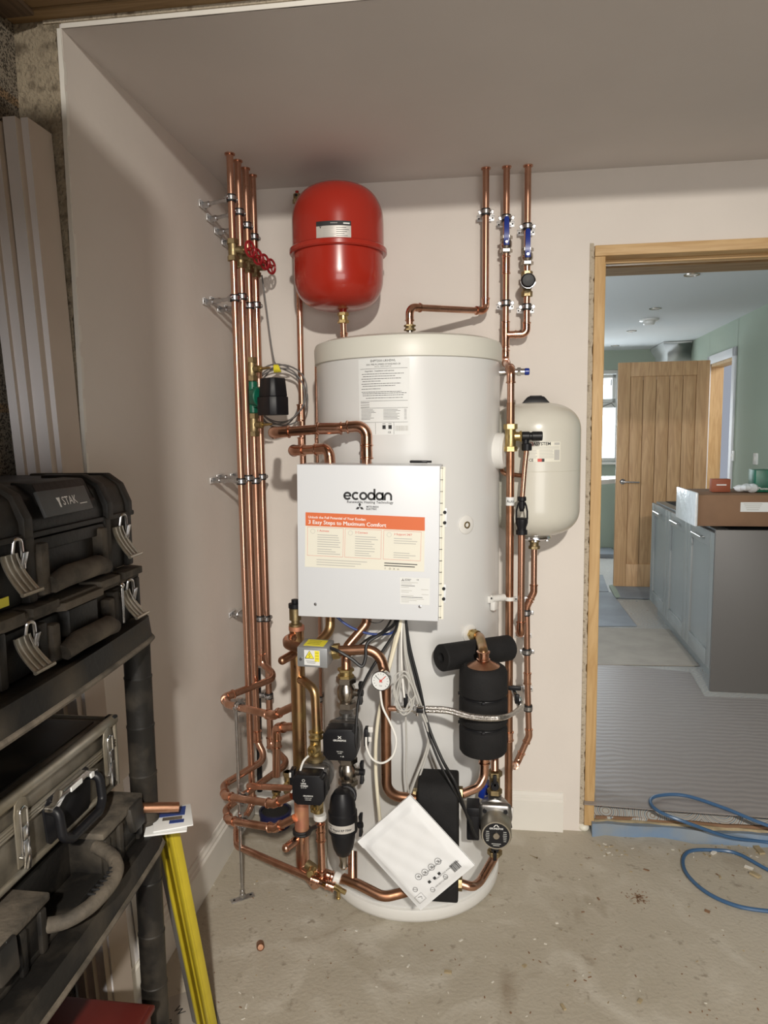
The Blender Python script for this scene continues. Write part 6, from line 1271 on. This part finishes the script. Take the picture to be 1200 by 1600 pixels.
for x in (-.115, .158):
    mb = MB('alu_trim', m=m); mb.at(m @ Matrix(((1, 0, 0, x), (0, 0, -1, -.004), (0, 1, 0, -.008), (0, 0, 0, 1))))
    mb.prism([(-.016, .030), (.016, .030), (.018, .12), (.014, .138), (0, .145), (-.014, .138), (-.018, .12)], 0, .003, bev=.001); mb.build('latch_base', t, True)
    mb = MB('chrome'); mb.at(m @ Matrix(((1, 0, 0, x), (0, 0, -1, -.006), (0, 1, 0, -.008), (0, 0, 0, 1))))
    mb.prism([(-.005, .024), (.007, .018), (.012, .030), (.010, .072), (-.004, .072)], .002, .006, bev=.001); mb.sweep(fillet([(-.008, .045, .003), (-.008, .128, .004), (.009, .128, .004), (.009, .070, .004)], .008)[0], .0018, 8); mb.cyl((-.012, .048, .002), (-.012, .048, .008), .003); mb.box((.002, .085, .005), (.014, .024, .003), .001); mb.build('draw_latch', t, True)
mb = MB('black', m=m @ Matrix(((1, 0, 0, .02), (0, 0, -1, 0), (0, 1, 0, -.012), (0, 0, 0, 1)))); 
mb.prism([(-.075, .092), (-.060, .106), (.060, .106), (.075, .092), (.068, .03), (.060, .022), (-.060, .022), (-.068, .03)], 0, .004, bev=.001)
mb.sweep(fillet([(-.062, .088, .004), (-.066, .086, .026), (-.066, .040, .030), (-.045, .026, .034), (.045, .026, .034), (.066, .040, .030), (.066, .086, .026), (.062, .088, .004)], .016)[0], .0085, 12); mb.build('handle', t, True)
mb = MB('chrome', 'paper', m=m @ Matrix(((1, 0, 0, .02), (0, 0, -1, 0), (0, 1, 0, -.012), (0, 0, 0, 1)))); mb.prism([(-.074, .088), (-.052, .088), (-.035, .100), (.035, .100), (.052, .088), (.074, .088), (.074, .096), (.055, .098), (.038, .110), (-.038, .110), (-.055, .098), (-.074, .096)], .004, .020, bev=.0015); mb.mi(1).box((.0, .1005, .020), (.035, .008, .003)).box((.052, .094, .0205), (.010, .009, .003)); mb.build('handle_plate', t, True)
# dusty black case below it
m = TM(.215, -1.550, ZS2+.001); W5, D5, H5 = .47, .28, .105
t = thing('tool_case', 'dusty black power tool case with arched grey handle beneath the aluminium case', 'tool case', m.translation)
mb = MB('dusty', m=m); mb.box((0, D5/2+.03, .042), (W5-.02, D5-.07, .082), .006); mb.box((0, .03, .006), (W5-.04, .06, .012), .003)
for s_ in (-1, 1):
    mb.box((s_*.160, .045, .040), (.148, .088, .078), .007)
    for x in (.100, .150, .225): mb.box((s_*x, .000, .038), (.016, .014, .074), .004)
mb.build('body', t, True)
mb = MB('dust', m=m); mb.box((0, D5/2+.035, .093), (W5-.004, D5-.07, .018), .004)
for s_ in (-1, 1): mb.box((s_*.160, .040, .086), (.156, .096, .014), .004)
mb.build('lid', t, True)
for x in (.200, -.200): MB('case_top', m=m).prism([(x-.022, -.020), (x+.022, -.020), (x+.024, -.006), (x-.024, -.006)], .038, .090, [(x-.026, -.014), (x+.026, -.014), (x+.026, .004), (x-.026, .004)], bev=.005).build('plastic_latch', t, True)
mb = MB('dust', m=m); mb.sweep(spline([(-.088, .01, .035), (-.080, -.030, .042), (-.045, -.058, .050), (.02, -.062, .056), (.062, -.036, .062), (.086, .01, .066)], 6), .0125, 12); mb.build('handle', t, True)
mb = MB('rubber', m=m)
for k in range(8): x = -.040+.011*k; mb.box((x, -.057+abs(k-4)*.0010, .0625+.0006*k), (.0035, .014, .004), .001)
mb.build('handle_grip_rib', t, True)
# bottom red box
m = TM(.262, -1.64, ZS3+.001)
t = thing('red_tool_box', 'dark red metal box on the bottom shelf at the lower left corner', 'tool box', m.translation)
MB('redbox', m=m).box((0, .16, .09), (.50, .31, .178), .005).build('body', t, True)
MB('redbox', m=m).box((0, .16, .168), (.512, .322, .012), .003).build('lid', t, True); MB('dust', m=m).box((.1, -.004, .13), (.03, .008, .04), .002).build('catch', t, True)
# copper offcut and packet at the shelf corner
a_, b_ = P(221, 1262, -1.305), P(279, 1261, -1.27); t = MB('copper_dull', 'dark').cyl(a_, b_, .0105, seg=24).mi(1).cyl(b_-(b_-a_).normalized()*.001, b_+(b_-a_).normalized()*.0004, .0092, seg=24)
tag(t.build('copper_pipe_offcut'), 'short dull copper pipe offcut lying on the shelf corner by the round post', 'pipe offcut')
mb = MB('paper', 'cable_blue', 'dust', m=frame((.250, -1.262, ZS2+.004), (0, 0, 1), (1, .35, 0))); mb.box((0, -.003, .002), (.085, .10, .004), .001).box((.010, .0, .0065), (.08, .09, .003), .001, rot=Matrix.Rotation(.12, 3, 'Z')).mi(1).box((.0, .022, .0085), (.070, .036, .001)).box((.02, -.02, .0085), (.03, .012, .001)).mi(2).box((.01, -.006, .0086), (.04, .012, .0008))
tag(mb.build('paper_packet'), 'blue and white paper packet under the copper offcut at the shelf corner', 'packet')
# boards standing upright between shelving and wall
def board(label, u0, v0, u1, v1, y, th, dep, z0=0, m1='prim_white', m2='prim_beige', ztop=None, grp='white boards leaning by the shelving'):
    a = P(u0, v0, y); b = P(u1, v1, y); d = (a-b); b0 = b - d*((b.z-z0)/d.z); 
    if ztop: a = b0 + d*((ztop-z0)/d.z)
    mb = MB(m1, m2); w_ = V((th, 0, 0)); q = V((0, dep, 0))
    vs = [b0-w_, b0, b0+q, b0+q-w_, a-w_, a, a+q, a+q-w_]; mb.geo(vs, [(0, 1, 5, 4), (3, 2, 1, 0), (4, 5, 6, 7), (0, 4, 7, 3), (2, 3, 7, 6)]); mb.mi(1).geo(vs, [(1, 2, 6, 5)])
    return tag(mb.build('skirting_board', sharp=20), label, 'board', grp)
board('rightmost tall primed board leaning by the block wall, bare back face showing', 43, 183, 97, 730, -1.165, .016, .085)
board('tall primed board second from the right, a step taller than its neighbour', 23, 181, 81, 730, -1.185, .028, .08)
board('tall primed board third from the right, against the block wall', -6, 185, 56, 730, -1.20, .022, .08, grp='white boards leaning by the shelving')
board('tall primed board at the left edge of the photo behind the tool cases', -26, 185, 38, 730, -1.21, .020, .08)
for k, (u0, u1, lb) in enumerate(((178, 238, 'short white board under the shelf nearest the round post'), (158, 213, 'second short white board under the shelf from the round post'), (134, 186, 'third short white board under the shelf from the round post'), (112, 160, 'fourth short white board in shade under the shelf'), (88, 132, 'fifth short white board in shade under the shelf'))):
    board(lb, u0, 1115, u1, 1560, -.985-.025*k, .022, .05, ztop=1.02-.03*k, m1='gloss_white', m2='prim_white', grp='short white boards under the shelf')
# yellow level
b0 = PZ(326, 1606, 0); a0 = P(259, 1275, -1.185); zz = (a0-b0).normalized(); L = (a0-b0).length
m = frame(b0, zz, (.90, -.42, .1))
t = thing('spirit_level', 'long yellow spirit level leaning behind the round shelf post', 'spirit level', b0)
mb = MB('yellow', m=m); mb.box((0, -.0, L/2), (.052, .018, L), .001)
for x in (-.021, .0215): mb.box((x, -.0115, L/2), (.008, .007, L), .001)
mb.box((0, -.0095, L/2), (.004, .003, L)); mb.build('bar', t, True)
MB('cable_dark', m=m).box((-.038, 0.006, L/2), (.022, .03, L*.998), .001).build('edge_strip', t, True)
MB('black', m=m).box((0, 0, -.0), (.054, .026, .012), .002).build('end_cap', t, True)
c = PZ(268, 1548, 0); mb = MB('dust', 'ink', m=frame((.118, -1.02, .002), (0, 0, 1), (.5, -.85, 0))); mb.mats[0] = M['card_light']; mb.box((0, 0, 0), (.16, .10, .003), .001).mi(1); mb.text('P120', .022, (.02, -.01, .0018), .01, 0); mb.text('W', .03, (-.02, .02, .0018), .01, .4)
tag(mb.build('abrasive_sheet'), 'brown sheet marked P120 lying on the floor behind the round post', 'sheet')
cable('thin dark cable trailing on the floor beside the spirit level', [PZ(310, 1480, .003), PZ(322, 1530, .003), PZ(340, 1590, .003), PZ(352, 1640, .003)], .003, 'cable_dark')
a_, b_, c_ = P(194, 990, -1.0), P(206, 1120, -1.0), P(228, 1420, -1.0); c_ = b_+(c_-b_)*(b_.z-.012)/(b_.z-c_.z)
mb = MB('yellow'); mb.sweep([a_, b_, c_], [.0012, .0042, .0035], 8); tag(mb.build('yellow_strap'), 'thin yellow strap hanging just left of the round shelf post', 'strap')
# ------------------------------------------------------------------ blue hose
def H(u, v, z): return PZ(u, v, z)
cable('upper loop of thin blue hose lying across the doorway threshold', [H(1290, 1330, .03), H(1200, 1316, .02), H(1140, 1308, .05), H(1075, 1286, .115), H(1030, 1268, .135), H(1016, 1252, .14), H(1030, 1243, .14), H(1070, 1243, .14), H(1130, 1262, .135), H(1200, 1290, .12), H(1300, 1320, .04)], .0062, 'hose_blue', 'air_hose', 'hose')
cable('lower loop of thin blue hose lying on the concrete floor', [H(1300, 1410, .008), H(1200, 1359, .008), H(1150, 1333, .008), H(1110, 1328, .008), H(1078, 1330, .008), H(1067, 1345, .008), H(1075, 1368, .008), H(1105, 1395, .008), H(1150, 1415, .008), H(1205, 1424, .008), H(1300, 1430, .008)], .0062, 'hose_blue', 'air_hose', 'hose')
# ------------------------------------------------------------------ small things on the floor
c = H(407, 1483, 0); t = thing('copper_end_fitting', 'small copper end cap lying alone on the concrete', 'pipe cap', c)
MB('copper_dull', 'dark', m=frame(c+V((0, 0, .011)), (.3, -.8, .25))).lathe([(.0, .012), (.008, .012), (.0115, .009), (.012, -.010)], 24, (False, False)).mi(1).lathe([(.0115, -.009), (0, -.004)], 20).build('cap_body', t, True)
c = H(912, 1297, 0); tag(MB('paper_cream').ball(c+V((0, 0, .014)), .019, 16, (1.1, 1, .8)).build('white_pebble'), 'round off-white lump on the floor at the foot of the door frame', 'stone')
def screw(u, v, a, lb, L=.028):
    c = H(u, v, .003); d = V((cos(a), sin(a), 0)); mb = MB('brass_dull'); mb.cyl(c-d*L/2, c+d*L/2, .0015, .0004, 8).cyl(c-d*(L/2+.002), c-d*L/2, .004, .0018, 10)
    tag(mb.build('screw'), lb, 'screw')
screw(833, 1338, 2.6, 'brass screw on the concrete below the skirting')
mb = MB('grit', 'dark'); c = H(667, 1438, 0)
mb.box(c+V((0, 0, .005)), (.022, .010, .008), .002, rot=Matrix.Rotation(.4, 3, 'Z')).mi(1).box(c+V((-.014, .004, .004)), (.010, .012, .006), .002); tag(mb.build('broken_wall_plug'), 'white and dark scrap on the floor in front of the envelope tip', 'debris')
random.seed(4); mb = MB('grit', 'debris', 'card')
def chip(u, v, s, i): c = H(u, v, 0); mb.mi(i).box(c+V((0, 0, s*.25)), (s*(1+random.random()*1.5), s*(.5+random.random()*.6), s*.35), 0, rot=Matrix.Rotation(random.uniform(0, 3.1), 3, 'Z') @ Matrix.Rotation(random.uniform(-.2, .2), 3, 'X'))
for u, v, s, i in ((638, 1510, .008, 0), (557, 1455, .007, 0), (385, 1573, .007, 0), (1115, 1334, .018, 0), (1170, 1357, .012, 0), (1180, 1369, .022, 1), (1095, 1388, .014, 1), (1125, 1371, .010, 1), (1186, 1330, .02, 1), (1010, 1360, .008, 2), (935, 1405, .007, 2), (1105, 1425, .012, 2), (820, 1510, .010, 1), (700, 1520, .012, 1), (880, 1575, .012, 1), (1000, 1565, .010, 1), (600, 1420, .006, 2), (720, 1470, .006, 0), (870, 1443, .007, 0)): chip(u, v, s, i)
for k in range(150):
    u, v = random.uniform(330, 1195), random.uniform(1340, 1598); chip(u, v, random.uniform(.002, .0045), random.choice((0, 1, 2, 2)))
for k in range(60): chip(random.uniform(930, 1195), random.uniform(1318, 1340), random.uniform(.003, .007), random.choice((0, 1, 1)))
tag(mb.build('floor_debris', sharp=20), 'scattered wood chips and plaster crumbs on the concrete floor', 'debris', kind='stuff')
mb = MB('card'); c = H(998, 1402, 0)
for k in range(90):
    a_ = random.uniform(0, 2*pi); r = random.gauss(0, .018); p = c+V((r*cos(a_)*1.3, r*sin(a_)*1.4, .001)); mb.box(p, (random.uniform(.003, .009), .0012, .0016), 0, rot=Matrix.Rotation(random.uniform(0, 3.1), 3, 'Z'))
tag(mb.build('sawdust_patch', sharp=10), 'small brown patch of fibres on the floor below the hose loop', 'dirt', kind='stuff')
